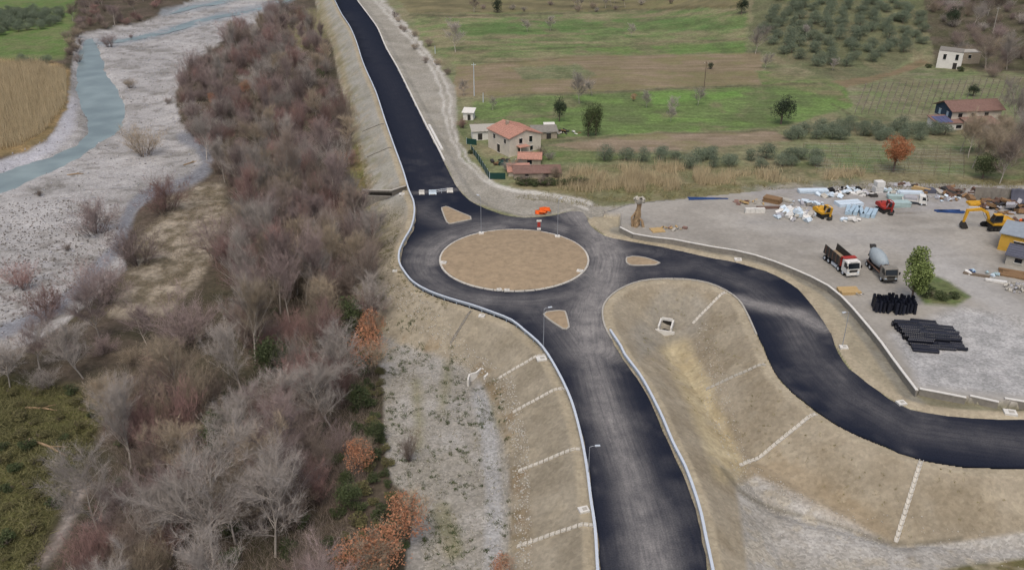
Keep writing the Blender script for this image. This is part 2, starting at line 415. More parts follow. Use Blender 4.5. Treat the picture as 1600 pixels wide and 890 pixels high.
# --- right: fields, band by band
FIELDS = [
 ('ploughed_field', 'soil', [(610, -20), (1170, -20), (1160, 22), (900, 28), (640, 22)], (124, 116, 88), (104, 100, 76), 9, .4),
 ('meadow', 'turf', [(640, 22), (1170, 12), (1165, 85), (900, 92), (715, 105), (665, 70)], (100, 122, 64), (134, 124, 90), 14, .35),
 ('meadow', 'turf', [(700, 38), (860, 32), (1165, 26), (1165, 46), (900, 52), (720, 56)], (86, 116, 56), (104, 120, 66), 8, .3),
 ('meadow', 'turf', [(890, 76), (1060, 70), (1165, 66), (1165, 84), (1000, 90)], (88, 120, 54), (108, 124, 64), 8, .3),
 ('ploughed_field', 'soil', [(712, 104), (900, 88), (1100, 84), (1188, 82), (1192, 132), (960, 141), (715, 152), (708, 130)], (138, 124, 104), (122, 112, 88), 10, .3),
 ('meadow', 'turf', [(800, 106), (900, 100), (935, 118), (900, 124), (820, 124)], (108, 118, 76), (120, 118, 84), 8, .4),
 ('meadow', 'turf', [(735, 156), (960, 146), (1300, 128), (1345, 150), (1330, 168), (1210, 200), (1000, 208), (880, 214), (740, 184)], (104, 132, 60), (96, 112, 62), 11, .35),
 ('meadow', 'turf', [(1010, 146), (1150, 142), (1165, 150), (1020, 164)], (98, 138, 52), (106, 136, 60), 6, .4),
 ('ploughed_field', 'soil', [(850, 226), (1000, 210), (1212, 205), (1238, 220), (1100, 232), (960, 240)], (144, 130, 112), (128, 116, 96), 8, .3),
 ('meadow', 'turf', [(838, 234), (960, 238), (1000, 246), (900, 256), (850, 250)], (94, 116, 58), (110, 118, 70), 6, .4),
 ('olive_grove_ground', 'turf', [(1170, 60), (1180, -20), (1480, -20), (1470, 60), (1380, 118), (1320, 126), (1250, 108)], (106, 110, 74), (94, 94, 66), 8, .6),
 ('meadow', 'turf', [(1180, 110), (1300, 125), (1330, 160), (1240, 140), (1190, 132)], (96, 118, 58), (120, 116, 78), 7, .5),
 ('dirt_track', 'soil', [(1300, 128), (1380, 116), (1440, 92), (1455, 100), (1380, 124), (1320, 138)], (128, 112, 90), (110, 102, 78), 6, .5),
 ('vineyard_ground', 'turf', [(1320, 140), (1400, 118), (1460, 104), (1640, 118), (1640, 215), (1560, 205), (1430, 195), (1345, 185)], (106, 120, 72), (126, 120, 92), 9, .5),
 ('vineyard_ground', 'turf', [(1260, 222), (1400, 228), (1640, 220), (1640, 285), (1400, 276), (1240, 262)], (100, 116, 66), (122, 116, 86), 7, .4),
 ('hillside', 'litter', [(1440, -20), (1660, -20), (1660, 112), (1530, 112), (1460, 90), (1450, 50)], (98, 90, 78), (78, 78, 58), 8, .6),
 ('rough_ground', 'turf', [(790, 290), (860, 262), (1000, 256), (1250, 262), (1640, 284), (1640, 302), (1380, 288), (1190, 300), (1060, 312), (940, 318), (840, 302)], (128, 118, 84), (104, 104, 66), 5, .5),
]
for i, (nm, mt_, poly, c1, c2, sc, an) in enumerate(FIELDS):
    paint(pcov(poly, 1.6)*RM, zone(nm, mt_), c1, c2, sc, 10+i*7, 1.5, an)
# dark field ditches and banks between the strips
for pl, wd in (([(715, 83), (850, 76), (1165, 62)], 1.6), ([(735, 153), (960, 143), (1190, 134), (1290, 130)], 2.2), ([(760, 185), (880, 181)], 2), ([(640, 24), (760, 24), (1150, 10)], 3.5), ([(850, 222), (980, 212), (1215, 204)], 2), ([(720, 96), (800, 98), (900, 88)], 1.5), ([(1300, 162), (1345, 186), (1400, 190)], 2.5)):
    paint(lcov(pl, wd, 1.2)*RM*.85, None, (84, 82, 58), (98, 90, 66), 3, 5)
z_trk = zone('dirt_track', 'gravel'); z_verge = zone('road_verge', 'soil'); z_yard = zone('construction_yard', 'packed')
paint(pcov([(541, -25), (585, -25), (602, 0), (645, 50), (692, 108), (712, 140), (714, 190), (722, 248), (772, 288), (832, 300), (905, 308), (945, 322), (985, 318), (1060, 312), (1060, 330), (935, 345), (918, 341), (895, 329), (876, 334), (819, 342), (735, 316), (715, 296), (557, 0)], 2)*RM, z_trk, (152, 148, 138), (138, 134, 123), 4, 71)
paint(lcov([(735, 185), (720, 205), (735, 232), (760, 262)], 16, 4)*RM*(D_road > 9), z_mead, (112, 120, 78), (96, 108, 62), 4, 72)
for pl in ([(585, 0), (630, 50), (675, 108), (690, 150), (700, 200), (728, 255), (775, 290), (850, 302), (925, 318)], [(594, 0), (640, 50), (685, 108), (702, 150), (708, 200), (740, 258), (790, 294), (860, 306), (920, 326)]):
    paint(lcov(pl, 3.4, 2)*RM*.95, None, (190, 187, 179), (178, 175, 166), 3, 73)
paint((inpoly(TX, TY, YARD_W) & RM)*1., z_yard, (156, 152, 144), (140, 136, 128), 8, 74, 1.4)
paint(pcov([(1180, 330), (1300, 352), (1470, 372), (1540, 420), (1600, 470), (1600, 500), (1500, 440), (1400, 390), (1250, 370), (1150, 350)], 10)*.6*RM, None, (162, 160, 156), (150, 148, 144), 8, 75)
paint(pcov([(1390, 520), (1500, 480), (1640, 500), (1640, 625), (1440, 604)], 8)*RM, zone('gravel_heap_ground', 'gravel'), (168, 167, 165), (146, 146, 144), 2.5, 76, 2.0)
rdt = np.random.default_rng(5)
for i in range(26):
    x0, y0 = rdt.uniform(1000, 1500), rdt.uniform(318, 420); dx = rdt.uniform(60, 220); cv = rdt.uniform(-12, 22)
    if y0 > 345+(x0-1000)*.25: y0 = 340
    paint(lcov([(x0, y0), (x0+dx*.5, y0+cv*.4), (x0+dx, y0+cv)], rdt.uniform(2, 9), 3)*RM*inpoly(TX, TY, YARD_W)*rdt.uniform(.3, .6), None, *(((164, 161, 154), (156, 152, 144)) if i % 3 else ((126, 123, 117), (132, 128, 120))), 3, 320+i)
paint(lcov([(1470, 420), (1530, 455), (1600, 500), (1660, 540)], 34, 8)*RM*.8, None, (164, 162, 158), (154, 152, 147), 6, 350)
paint(pcov([(1160, 292), (1330, 284), (1640, 292), (1640, 335), (1440, 330), (1330, 340), (1210, 335)], 5)*.7*RM, None, (158, 157, 158), (140, 136, 130), 4, 77)
paint(pcov([(1425, 448), (1455, 430), (1480, 440), (1515, 464), (1492, 478), (1445, 476)], 3)*RM, zone('grass_patch', 'turf'), (86, 106, 52), (108, 110, 70), 3, 78)
paint((VERGE & RM & (D_road > .05))*1., z_verge, (156, 147, 126), (144, 136, 116), 5, 79)
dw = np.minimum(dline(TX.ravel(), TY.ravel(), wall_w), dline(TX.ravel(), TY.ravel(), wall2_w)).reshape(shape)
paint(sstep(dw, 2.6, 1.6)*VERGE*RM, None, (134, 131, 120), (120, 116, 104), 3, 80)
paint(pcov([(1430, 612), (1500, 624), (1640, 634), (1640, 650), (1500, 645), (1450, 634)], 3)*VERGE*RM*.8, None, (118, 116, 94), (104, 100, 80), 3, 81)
# --- between the arms
z_emb = zone('embankment', 'soil'); z_flat = zone('gravel_flat', 'gravel')
paint(MID*1., z_emb, (150, 141, 123), (136, 126, 107), 4, 82, 1.8)
paint(pcov([(1152, 762), (1185, 742), (1260, 775), (1330, 812), (1400, 852), (1500, 846), (1650, 822), (1650, 990), (1180, 990)], 4)*MID, z_flat, (164, 161, 154), (146, 142, 133), 4, 83)
paint(pcov([(1400, 905), (1500, 884), (1660, 862), (1660, 990), (1380, 990)], 4)*MID, zone('rough_ground', 'turf'), (108, 100, 70), (94, 92, 60), 4, 84)
paint(lcov([(1055, 540), (1085, 600), (1115, 670), (1140, 730)], 46, 7)*MID, None, (178, 166, 136), (160, 147, 117), 2, 85)
paint(pcov([(1035, 450), (1085, 455), (1110, 480), (1090, 520), (1000, 560), (985, 520)], 8)*MID*.8, None, (148, 143, 131), (134, 129, 117), 2, 86)
paint(pcov([(1170, 735), (1210, 700), (1330, 770), (1400, 830), (1395, 846), (1300, 810)], 10)*MID*.5, None, (144, 128, 102), (136, 121, 97), 3, 87)
paint(lcov([(1130, 730), (1165, 772), (1215, 797), (1300, 818), (1400, 848), (1500, 842)], 7, 3)*MID*.7, None, (112, 106, 92), (98, 94, 80), 3, 88)
# --- left of the road
z_bed = zone('riverbed', 'gravel')
paint(pcov([(596, 478), (622, 494), (700, 540), (745, 578), (782, 604), (802, 640), (812, 720), (812, 900), (812, 990), (620, 990), (640, 850), (652, 780), (612, 752), (598, 700), (602, 620), (590, 560), (598, 520)], 3)*LEFT, z_flat, (154, 151, 144), (138, 134, 124), 4, 89)
for pl, wd in (([(648, 600), (656, 650), (652, 700)], 14), ([(690, 800), (710, 860)], 30), ([(760, 600), (780, 660)], 12), ([(700, 570), (690, 640)], 12)):
    paint(lcov(pl, wd, 7)*LEFT*.6, None, (112, 112, 78), (124, 118, 92), 2, 90)
paint(lcov([(752, 610), (765, 690), (770, 780), (772, 900)], 26, 5)*LEFT*.9, None, (158, 158, 156), (148, 147, 144), 5, 91)
paint(lcov([(786, 625), (796, 660), (801, 740), (801, 800), (802, 900)], 6, 2)*LEFT*.9, None, (100, 96, 87), (88, 84, 75), 4, 92)
embL = LEFT*sstep(D_road, 10.2+0*QY, 9.0)
upper = sstep(QY, 360, 300)
paint(embL, z_emb, (150, 142, 125), (136, 128, 111), 4, 93, 1.8)
paint(embL*upper*.9, None, (153, 152, 145), (140, 139, 129), 5, 94)
paint(embL*sstep(D_road, 6.5, 8.5)*sstep(fbm(TX/4, TY/4, 6), .45, .6)*.7, None, (134, 112, 84), (116, 104, 78), 3, 95)
paint(embL*sstep(D_road, 3, 6)*sstep(QY, 520, 440)*sstep(fbm(TX/3, TY/3, 8), .48, .62)*.5, None, (118, 118, 84), (128, 124, 98), 3, 96)
paint(lcov([(500, 0), (520, 60), (540, 130), (560, 230), (575, 285)], 9, 3)*LEFT*.8, None, (150, 140, 118), (122, 118, 88), 3, 96)
paint(pcov([(440, 20), (500, 14), (512, 60), (470, 80), (440, 50)], 5)*LEFT, zone('rough_ground', 'turf'), (112, 112, 76), (126, 118, 92), 4, 97)
paint(pcov([(540, 225), (560, 220), (585, 280), (590, 350), (560, 360), (545, 300)], 5)*LEFT*(D_road > 9), zone('rough_ground', 'turf'), (112, 116, 70), (120, 108, 78), 4, 97)
paint(pcov([(240, 290), (345, 286), (356, 330), (335, 400), (312, 440), (270, 485), (230, 505), (165, 490), (200, 425), (212, 380), (258, 330)], 6)*LEFT, zone('scrub_ground', 'litter'), (146, 137, 122), (104, 96, 80), 2.2, 98, 2.2)
paint(pcov([(-60, 585), (120, 600), (165, 640), (130, 720), (90, 800), (45, 890), (40, 990), (-60, 990)], 10)*LEFT, zone('rough_ground', 'turf'), (92, 92, 56), (66, 66, 42), 3, 99)
paint(lcov([(50, 900), (92, 842), (112, 800), (124, 764)], 16, 8)*LEFT*.8, None, (156, 148, 142), (130, 120, 112), 2, 100)
rill = sstep(fbm(TX/1.1, TY/1.1, 301, 4), .56, .7)*sstep(D_road, 2, 4)*(MID | (LEFT & (D_road < 10)))
paint(rill*.2, None, (124, 113, 94), (112, 102, 84), 1.5, 302)
paint(sstep(fbm(TX/2.6, TY/2.6, 303, 4), .57, .68)*sstep(D_road, 2, 4)*(MID | (LEFT & (D_road < 10)))*.45, None, (164, 154, 133), (156, 148, 130), 2, 304)
# river side
paint(pcov([(-80, 88), (60, 90), (110, 108), (112, 165), (72, 220), (32, 240), (-80, 262)], 3)*LEFT, zone('reed_bed_ground', 'litter'), (140, 120, 86), (112, 100, 72), 4, 102)
paint(pcov([(-80, -60), (130, -60), (115, 40), (100, 92), (60, 94), (-80, 90)], 3)*LEFT, z_mead, (90, 112, 62), (106, 112, 76), 6, 103)
paint(pcov(BED_PX, 2.5)*LEFT, z_bed, (162, 160, 158), (146, 144, 141), 5, 104, 1.3, .8)
bm_ = pcov(BED_PX, 3)*LEFT
paint(bm_*sstep(fbm(TX/9, TY/7, 63), .5, .66)*.6, None, (128, 126, 122), (112, 110, 104), 2.0, 105, 2.0)
paint(bm_*sstep(fbm(TX/3+5, TY/1.6, 64), .58, .7)*.6, None, (100, 96, 90), (120, 116, 110), 1.2, 106, 2.0)
paint(bm_*sstep(fbm(TX/14, TY/9, 66), .52, .7)*.5, None, (178, 176, 174), (168, 166, 164), 3, 107)
for pl, wd in (([(318, 238), (322, 262), (290, 285), (232, 305), (205, 330), (182, 385), (140, 432), (80, 482), (-20, 528)], 15), ([(285, 215), (312, 228), (326, 248)], 14)):
    paint(lcov(pl, wd+4, 4)*LEFT*.95, None, (124, 126, 131), (114, 116, 121), 6, 108)
for pl in BRAIDS_PX: paint(lcov(pl, 12, 3)*LEFT*.8, None, (142, 148, 152), (132, 138, 142), 3, 109)
paint(lcov([(108, 165), (100, 205), (60, 240), (0, 262)], 22, 6)*bm_*.8, None, (172, 172, 178), (160, 160, 164), 2, 110)
# compacted shoulders along every road edge
sh = np.clip(sstep(D_road, 2.1, 1.4)*(LEFT | MID | VERGE), 0, 1)
paint(sh, None, (163, 153, 132), (152, 142, 121), 3, 111)
# muted, patchy turf: dry patches and fine strips on the fields
turf_ids = [i for i, z in enumerate(ZN) if z[1] == 'turf']; isturf = np.isin(ZON, turf_ids)*RM
paint(isturf*sstep(fbm(TX/9, TY/13, 201), .5, .68)*.65, None, (126, 117, 86), (112, 108, 76), 4, 202)
paint(isturf*sstep(fbm(TX/6+9, TY/9, 203), .56, .7)*.5, None, (82, 94, 56), (92, 98, 62), 3, 204)
strip = .5+.5*np.sin((TY+TX*.06)*1.9+3*fbm(TX/30, TY/6, 205)); COL *= (1-.16*strip*(QY < 260)*RM*sstep(D_road, 20, 30)*(QX > 600))[..., None]
soil_ids = [i for i, z in enumerate(ZN) if z[0] == 'ploughed_field']; isp = np.isin(ZON, soil_ids)*1.
paint(isp*sstep(fbm(TX/12, TY/8, 206), .5, .65)*.55, None, (112, 114, 76), (120, 112, 82), 4, 207)
g = COL.mean(-1, keepdims=True); k = (isturf*.22)[..., None]; COL[:] = COL*(1-k)+g*k; COL[:] = COL*(1+.06*isturf[..., None])
# build the zone objects
NR, NC = shape
idx = np.arange(NR*NC).reshape(NR, NC)
quads = np.stack([idx[:-1, :-1], idx[:-1, 1:], idx[1:, 1:], idx[1:, :-1]], -1).reshape(-1, 4)
fz = ZON[:-1, :-1].ravel()
V_all = np.stack([TX, TY, TZ], -1).reshape(-1, 3); C_all = np.concatenate([COL.reshape(-1, 3), np.ones((NR*NC, 1))], 1)
# per-vertex normals of the whole sheet, so zone seams do not show
gx = np.gradient(np.stack([TX, TY, TZ], -1), axis=1); gy = np.gradient(np.stack([TX, TY, TZ], -1), axis=0)
N_all = np.cross(gx, -gy).reshape(-1, 3); N_all /= np.linalg.norm(N_all, axis=1, keepdims=True)+1e-9
N_all *= np.sign(N_all[:, 2:3]+1e-9)
for zi, (nm, mt_) in enumerate(ZN):
    q = quads[fz == zi]
    if len(q) == 0: continue
    u, inv = np.unique(q, return_inverse=True)
    me = np_mesh(nm, V_all[u], inv.reshape(-1, 4), mt_, True, {'Col': ('FLOAT_COLOR', C_all[u])})
    me.normals_split_custom_set_from_vertices(N_all[u].tolist())
    tag(obj(nm, me), kind='structure')
# quick ground lookup from the sheet
def HA(x, y):
    gx_, gy_ = proj(np.asarray(x, float), np.asarray(y, float), -2.0)
    c = np.clip(np.interp(gx_, xs, np.arange(NC)), 0, NC-1.001); r = np.clip(np.interp(gy_, ys[::-1], np.arange(NR)[::-1]), 0, NR-1.001)
    i, j = r.astype(int), c.astype(int); fr, fc = r-i, c-j
    return (TZ[i, j]*(1-fc)+TZ[i, j+1]*fc)*(1-fr)+(TZ[i+1, j]*(1-fc)+TZ[i+1, j+1]*fc)*fr
def HZ(x, y): return float(HA(np.array([x]), np.array([y]))[0])
def G(px, py):
    z = 0.0
    for k in range(30):
        p = P(px, py, z); z2 = HZ(p[0], p[1])
        if abs(z2-z) < .01: break
        z = z*.45+z2*.55
    return Vector(P(px, py, z))
# water
def water_mat():
    m = bpy.data.materials.new('river_water'); m.use_nodes = True; MATS['river_water'] = m
    n = m.node_tree.nodes; l = m.node_tree.links; b = n['Principled BSDF']
    tc = n.new('ShaderNodeTexCoord'); nz = n.new('ShaderNodeTexNoise'); nz.inputs['Scale'].default_value = .12; nz.inputs['Detail'].default_value = 6
    l.new(tc.outputs['Object'], nz.inputs['Vector'])
    cr = n.new('ShaderNodeValToRGB'); cr.color_ramp.elements[0].position = .35; cr.color_ramp.elements[1].position = .68
    cr.color_ramp.elements[0].color = lin((112, 125, 126))+(1,); cr.color_ramp.elements[1].color = lin((134, 148, 148))+(1,)
    l.new(nz.outputs[0], cr.inputs[0]); l.new(cr.outputs[0], b.inputs['Base Color'])
    b.inputs['Roughness'].default_value = .3; b.inputs['Specular IOR Level'].default_value = .2
    n2 = n.new('ShaderNodeTexNoise'); n2.inputs['Scale'].default_value = 1.6; n2.inputs['Detail'].default_value = 4; l.new(tc.outputs['Object'], n2.inputs['Vector'])
    bp = n.new('ShaderNodeBump'); bp.inputs['Strength'].default_value = .35; bp.inputs['Distance'].default_value = .1
    l.new(n2.outputs[0], bp.inputs['Height']); l.new(bp.outputs[0], b.inputs['Normal'])
water_mat()
ol = smooth_line(PA([(x+(3 if i < 12 else -3), y) for i, (x, y) in enumerate(RIVER_PX)], -6.25), 2.0, True)
vv, ff = [Vector((p.x, p.y)) for p in ol], None
res = delaunay_2d_cdt(vv, [(i, (i+1) % len(vv)) for i in range(len(vv))], [], 1, 1e-4)
me = bpy.data.meshes.new('river'); me.from_pydata([(v.x, v.y, -6.25) for v in res[0]], [], [tuple(f) for f in res[2]]); me.update(); me.materials.append(MATS['river_water'])
tag(obj('river', me), kind='structure')
for pl in BRAIDS_PX:
    ln = smooth_line([G(x, y)+Vector((0, 0, .0)) for x, y in pl], 3)
    m = MB(); nn = len(ln)
    for i, p in enumerate(ln):
        d = (ln[min(i+1, nn-1)]-ln[max(i-1, 0)]); d.z = 0; d.normalize(); s_ = Vector((d.y, -d.x, 0))
        wd = 2.4+3.0*fbm(np.array([i*.35]), np.array([3.3]), 5)[0]
        for sgn in (-1, 1):
            q = p+s_*sgn*wd; m.v.append((q.x, q.y, 0))
    zz = HA(np.array([v[0] for v in m.v]), np.array([v[1] for v in m.v]))
    m.v = [(v[0], v[1], float(min(zz[2*(i//2)], zz[2*(i//2)+1]))+.16) for i, v in enumerate(m.v)]
    for i in range(nn-1): m.f.append((2*i, 2*i+1, 2*i+3, 2*i+2))
    tag(m.build('side_stream', 'river_water', None, True), kind='structure')
# ------------------------------------------------------------------ asphalt
def asphalt_mat():
    m = bpy.data.materials.new('asphalt'); m.use_nodes = True; MATS['asphalt'] = m
    n = m.node_tree.nodes; l = m.node_tree.links; b = n['Principled BSDF']
    tc = n.new('ShaderNodeTexCoord')
    at = n.new('ShaderNodeAttribute'); at.attribute_name = 'dust'
    la = n.new('ShaderNodeAttribute'); la.attribute_name = 'lateral'; al = n.new('ShaderNodeAttribute'); al.attribute_name = 'along'
    m1 = n.new('ShaderNodeMath'); m1.operation = 'MULTIPLY'; m1.inputs[1].default_value = 2.2; l.new(la.outputs['Fac'], m1.inputs[0])
    m2 = n.new('ShaderNodeMath'); m2.operation = 'MULTIPLY'; m2.inputs[1].default_value = .09; l.new(al.outputs['Fac'], m2.inputs[0])
    cx = n.new('ShaderNodeCombineXYZ'); l.new(m1.outputs[0], cx.inputs[0]); l.new(m2.outputs[0], cx.inputs[1])
    st = n.new('ShaderNodeTexNoise'); st.inputs['Scale'].default_value = 1; st.inputs['Detail'].default_value = 5; st.inputs['Roughness'].default_value = .65; l.new(cx.outputs[0], st.inputs['Vector'])
    bl = n.new('ShaderNodeTexNoise'); bl.inputs['Scale'].default_value = .35; bl.inputs['Detail'].default_value = 7; bl.inputs['Roughness'].default_value = .7; l.new(tc.outputs['Object'], bl.inputs['Vector'])
    # dust amount = dust * (0.35 + streak) * blotch
    ms = n.new('ShaderNodeMapRange'); ms.inputs[1].default_value = .3; ms.inputs[2].default_value = .68; ms.inputs[3].default_value = .55; ms.inputs[4].default_value = 1.12; l.new(st.outputs[0], ms.inputs[0])
    mb = n.new('ShaderNodeMapRange'); mb.inputs[1].default_value = .3; mb.inputs[2].default_value = .7; mb.inputs[3].default_value = .55; mb.inputs[4].default_value = 1.2; l.new(bl.outputs[0], mb.inputs[0])
    a1 = n.new('ShaderNodeMath'); a1.operation = 'MULTIPLY'; l.new(ms.outputs[0], a1.inputs[0]); l.new(mb.outputs[0], a1.inputs[1])
    a2 = n.new('ShaderNodeMath'); a2.operation = 'MULTIPLY'; a2.use_clamp = True; l.new(a1.outputs[0], a2.inputs[0]); l.new(at.outputs['Fac'], a2.inputs[1])
    fn = n.new('ShaderNodeTexNoise'); fn.inputs['Scale'].default_value = 5; fn.inputs['Detail'].default_value = 5; l.new(tc.outputs['Object'], fn.inputs['Vector'])
    fr = n.new('ShaderNodeMapRange'); fr.inputs[1].default_value = .3; fr.inputs[2].default_value = .7; fr.inputs[3].default_value = .8; fr.inputs[4].default_value = 1.25; l.new(fn.outputs[0], fr.inputs[0])
    mx = n.new('ShaderNodeMix'); mx.data_type = 'RGBA'; mx.inputs['A'].default_value = lin((27, 32, 45))+(1,); mx.inputs['B'].default_value = lin((136, 133, 130))+(1,)
    l.new(a2.outputs[0], mx.inputs['Factor'])
    vm = n.new('ShaderNodeVectorMath'); vm.operation = 'SCALE'; l.new(mx.outputs['Result'], vm.inputs[0]); l.new(fr.outputs[0], vm.inputs['Scale'])
    l.new(vm.outputs[0], b.inputs['Base Color'])
    b.inputs['Roughness'].default_value = .9; b.inputs['Specular IOR Level'].default_value = .08
    bp = n.new('ShaderNodeBump'); bp.inputs['Strength'].default_value = .25; bp.inputs['Distance'].default_value = .02
    l.new(fn.outputs[0], bp.inputs['Height']); l.new(bp.outputs[0], b.inputs['Normal'])
asphalt_mat()
bx0, by0 = RL.min(0); bx1, by1 = RL.max(0)
pts = []
for (ya, yb, s_) in ((40, 215, .62), (215, 320, 1.3), (320, 720, 4)):
    gxx, gyy = np.meshgrid(np.arange(bx0, bx1, s_), np.arange(ya, yb, s_))
    gxx = gxx.ravel()+rng.uniform(-.2, .2, gxx.size)*s_; gyy = gyy.ravel()+rng.uniform(-.2, .2, gyy.size)*s_
    k = inpoly(gxx, gyy, road_loop); gxx, gyy = gxx[k], gyy[k]
    k = dline(gxx, gyy, RQ, True) > .5*s_; pts += list(zip(gxx[k], gyy[k]))
allv = [Vector(p) for p in road_loop]+[Vector((float(p[0]), float(p[1]))) for p in pts]
nl = len(road_loop)
res = delaunay_2d_cdt(allv, [(i, (i+1) % nl) for i in range(nl)], [], 1, 1e-5)
rv = np.array([(v.x, v.y, 0) for v in res[0]]); rf = np.array([tuple(f) for f in res[2]])
cr_ = np.cross(rv[rf[:, 1]]-rv[rf[:, 0]], rv[rf[:, 2]]-rv[rf[:, 0]])[:, 2]; rf[cr_ < 0] = rf[cr_ < 0][:, ::-1]
# tracks of dust: (path, half width m, strength)
ring = [(ISL_C[0]+(ISL_R+3.6)*math.cos(t), ISL_C[1]+(ISL_R+3.6)*math.sin(t)) for t in np.linspace(0, 2*math.pi, 60)]
ring_in = [(ISL_C[0]+(ISL_R+1.6)*math.cos(t), ISL_C[1]+(ISL_R+1.6)*math.sin(t)) for t in np.linspace(math.pi*.55, math.pi*1.05, 24)]
DUST = [(PA([(880, 312), (905, 330), (932, 365), (950, 400), (946, 435), (922, 470), (912, 510), (924, 560), (948, 640), (985, 740), (1010, 830), (1025, 900), (1040, 1000)]), 2.5, .8),
        (PA([(905, 425), (935, 450), (920, 500)]), 4.0, .55), (PA([(870, 305), (905, 328), (935, 365), (950, 405), (942, 445), (922, 490), (926, 545)]), 4.3, 1.0), (np.array(ring), 2.8, .5), (np.array(ring_in), 1.6, .8),
        (PA([(905, 330), (930, 370), (960, 384), (1010, 392)]), 2.5, .3),
        (PA([(1150, 468), (1200, 480), (1245, 490), (1285, 512)]), 1.9, 1.05), (PA([(1000, 425), (1090, 415), (1170, 445), (1235, 500), (1270, 560), (1330, 620), (1420, 670), (1600, 695), (1800, 695)]), 3.0, .26),
        (PA([(800, 475), (850, 480), (880, 520), (910, 560)]), 3.0, .4), (PA([(660, 330), (700, 352), (740, 345), (790, 345)]), 3.0, .3),
        (PA([(640, 302), (665, 300), (712, 296)]), 1.0, .5), (PA([(540, 20), (610, 130), (665, 250), (675, 300)]), 3.5, .05)]
RX, RY = rv[:, 0], rv[:, 1]
dust = np.zeros(len(rv)); bestd = np.full(len(rv), 1e9); lat = np.zeros(len(rv)); alo = np.zeros(len(rv))
for pl, hw, sg in DUST:
    d = dline(RX, RY, pl); v = sg*np.exp(-(d/hw)**2*.9); dust = np.maximum(dust, v)
    k = d/hw < bestd; bestd = np.where(k, d/hw, bestd)
    acc = 0; bb = np.full(len(rv), 1e18); aa = np.zeros(len(rv))
    for i in range(len(pl)-1):
        x0, y0 = pl[i]; ex, ey = pl[i+1][0]-x0, pl[i+1][1]-y0; L = math.hypot(ex, ey)
        t = np.clip(((RX-x0)*ex+(RY-y0)*ey)/(L*L), 0, 1); q = (RX-x0-t*ex)**2+(RY-y0-t*ey)**2
        kk = q < bb; bb = np.where(kk, q, bb); aa = np.where(kk, acc+t*L, aa); acc += L
    lat = np.where(k, d, lat); alo = np.where(k, aa, alo)
dust = np.clip(dust+.01+.16*sstep(fbm(RX/5, RY/5, 55), .5, .75)*sstep(RY, 225, 180), 0, 1)
# skirt
ns = len(rv)
sk = np.array([(p[0], p[1], -.14) for p in road_loop])
sf = np.array([(i, (i+1) % nl, ns+(i+1) % nl) for i in range(nl)]+[(i, ns+(i+1) % nl, ns+i) for i in range(nl)])
RV = np.concatenate([rv, sk]); RF = np.concatenate([rf, sf])
ext = lambda a_: np.concatenate([a_, np.zeros(len(sk))])
me = np_mesh('road', RV, RF, 'asphalt', False, {'dust': ('FLOAT', ext(dust)), 'lateral': ('FLOAT', ext(lat)), 'along': ('FLOAT', ext(alo))})
tag(obj('road', me), kind='structure')
# roundabout island: kerb ring and a low earth mound raked in circles
isl = thing('roundabout_island', 'round earth island ringed by pale kerb in the middle of the roundabout', 'traffic island', (ISL_C[0], ISL_C[1], 0))
NA = 96; m = MB()
radii = [0]+list(np.linspace(.7, ISL_R-.32, 34)); b0 = []
for ri, r in enumerate(radii):
    for k in range(NA if r else 1):
        t = 2*math.pi*k/NA; x, y = r*math.cos(t), r*math.sin(t)
        q = fbm(np.array([x/2.5]), np.array([y/2.5]), 3)[0]-.5
        z = .16+.75*(1-(r/ISL_R)**2)+q*.3+(.025*math.sin(r*4.2+q*14+1.5*math.sin(t*2)) if r < ISL_R-1 else 0)
        m.v.append((x, y, z))
for k in range(NA): m.f.append((0, 1+k, 1+(k+1) % NA))
for ri in range(1, len(radii)-1):
    o0 = 1+(ri-1)*NA
    for k in range(NA): m.f.append((o0+k, o0+NA+k, o0+NA+(k+1) % NA, o0+(k+1) % NA))
m.build('earth_mound', 'island_soil', isl, True)
kl = [Vector((math.cos(2*math.pi*k/NA)*(ISL_R-.16), math.sin(2*math.pi*k/NA)*(ISL_R-.16), 0)) for k in range(NA)]
NK = 48
for k in range(NK):
    a0, a1 = 2*math.pi*k/NK+.004, 2*math.pi*(k+1)/NK-.004
    ln = [Vector((math.cos(a0+(a1-a0)*j/2)*(ISL_R-.16), math.sin(a0+(a1-a0)*j/2)*(ISL_R-.16), 0)) for j in range(3)]
    MB().sweep(ln, [(-.17, -.1), (.17, -.1), (.17, .15), (-.17, .17)]).build('kerb_stone', 'concrete_mid', isl)
SPL = [('triangular earth splitter island north of the roundabout, below the barricades', [(690, 325), (697, 323), (716, 331), (735, 339), (736, 343), (722, 346), (702, 350), (698, 347)]),
       ('triangular earth splitter island south of the roundabout, at the fork', [(849.5, 491), (874, 485.5), (882.5, 486.5), (889, 511), (885, 514.4), (879, 513.5)]),
       ('small flat splitter island at the mouth of the right-hand arm', [(979, 403), (988, 401), (1008, 403), (1031, 411), (1024, 414), (984, 414)])]
for lb, pl in SPL:
    w3 = smooth_line(PA(pl), .9, True); c = sum(w3, Vector())/len(w3)
    t = thing('splitter_island', lb, 'traffic island', (c.x, c.y, 0), 0, 'splitter islands'); w3 = [p-c for p in w3]
    n_ = len(w3); m = MB().sweep(w3, [(-.13, -.05), (.13, -.05), (.13, .15), (-.13, .15)], closed=True); m.build('kerb', 'concrete', t)
    m = MB(); m.v.append((0, 0, .3)); m.v += [tuple(p*.985+Vector((0, 0, .13))) for p in w3]
    for i in range(n_): m.f.append((0, 1+i, 1+(i+1) % n_))
    m.build('earth_fill', 'island_soil', t, True)
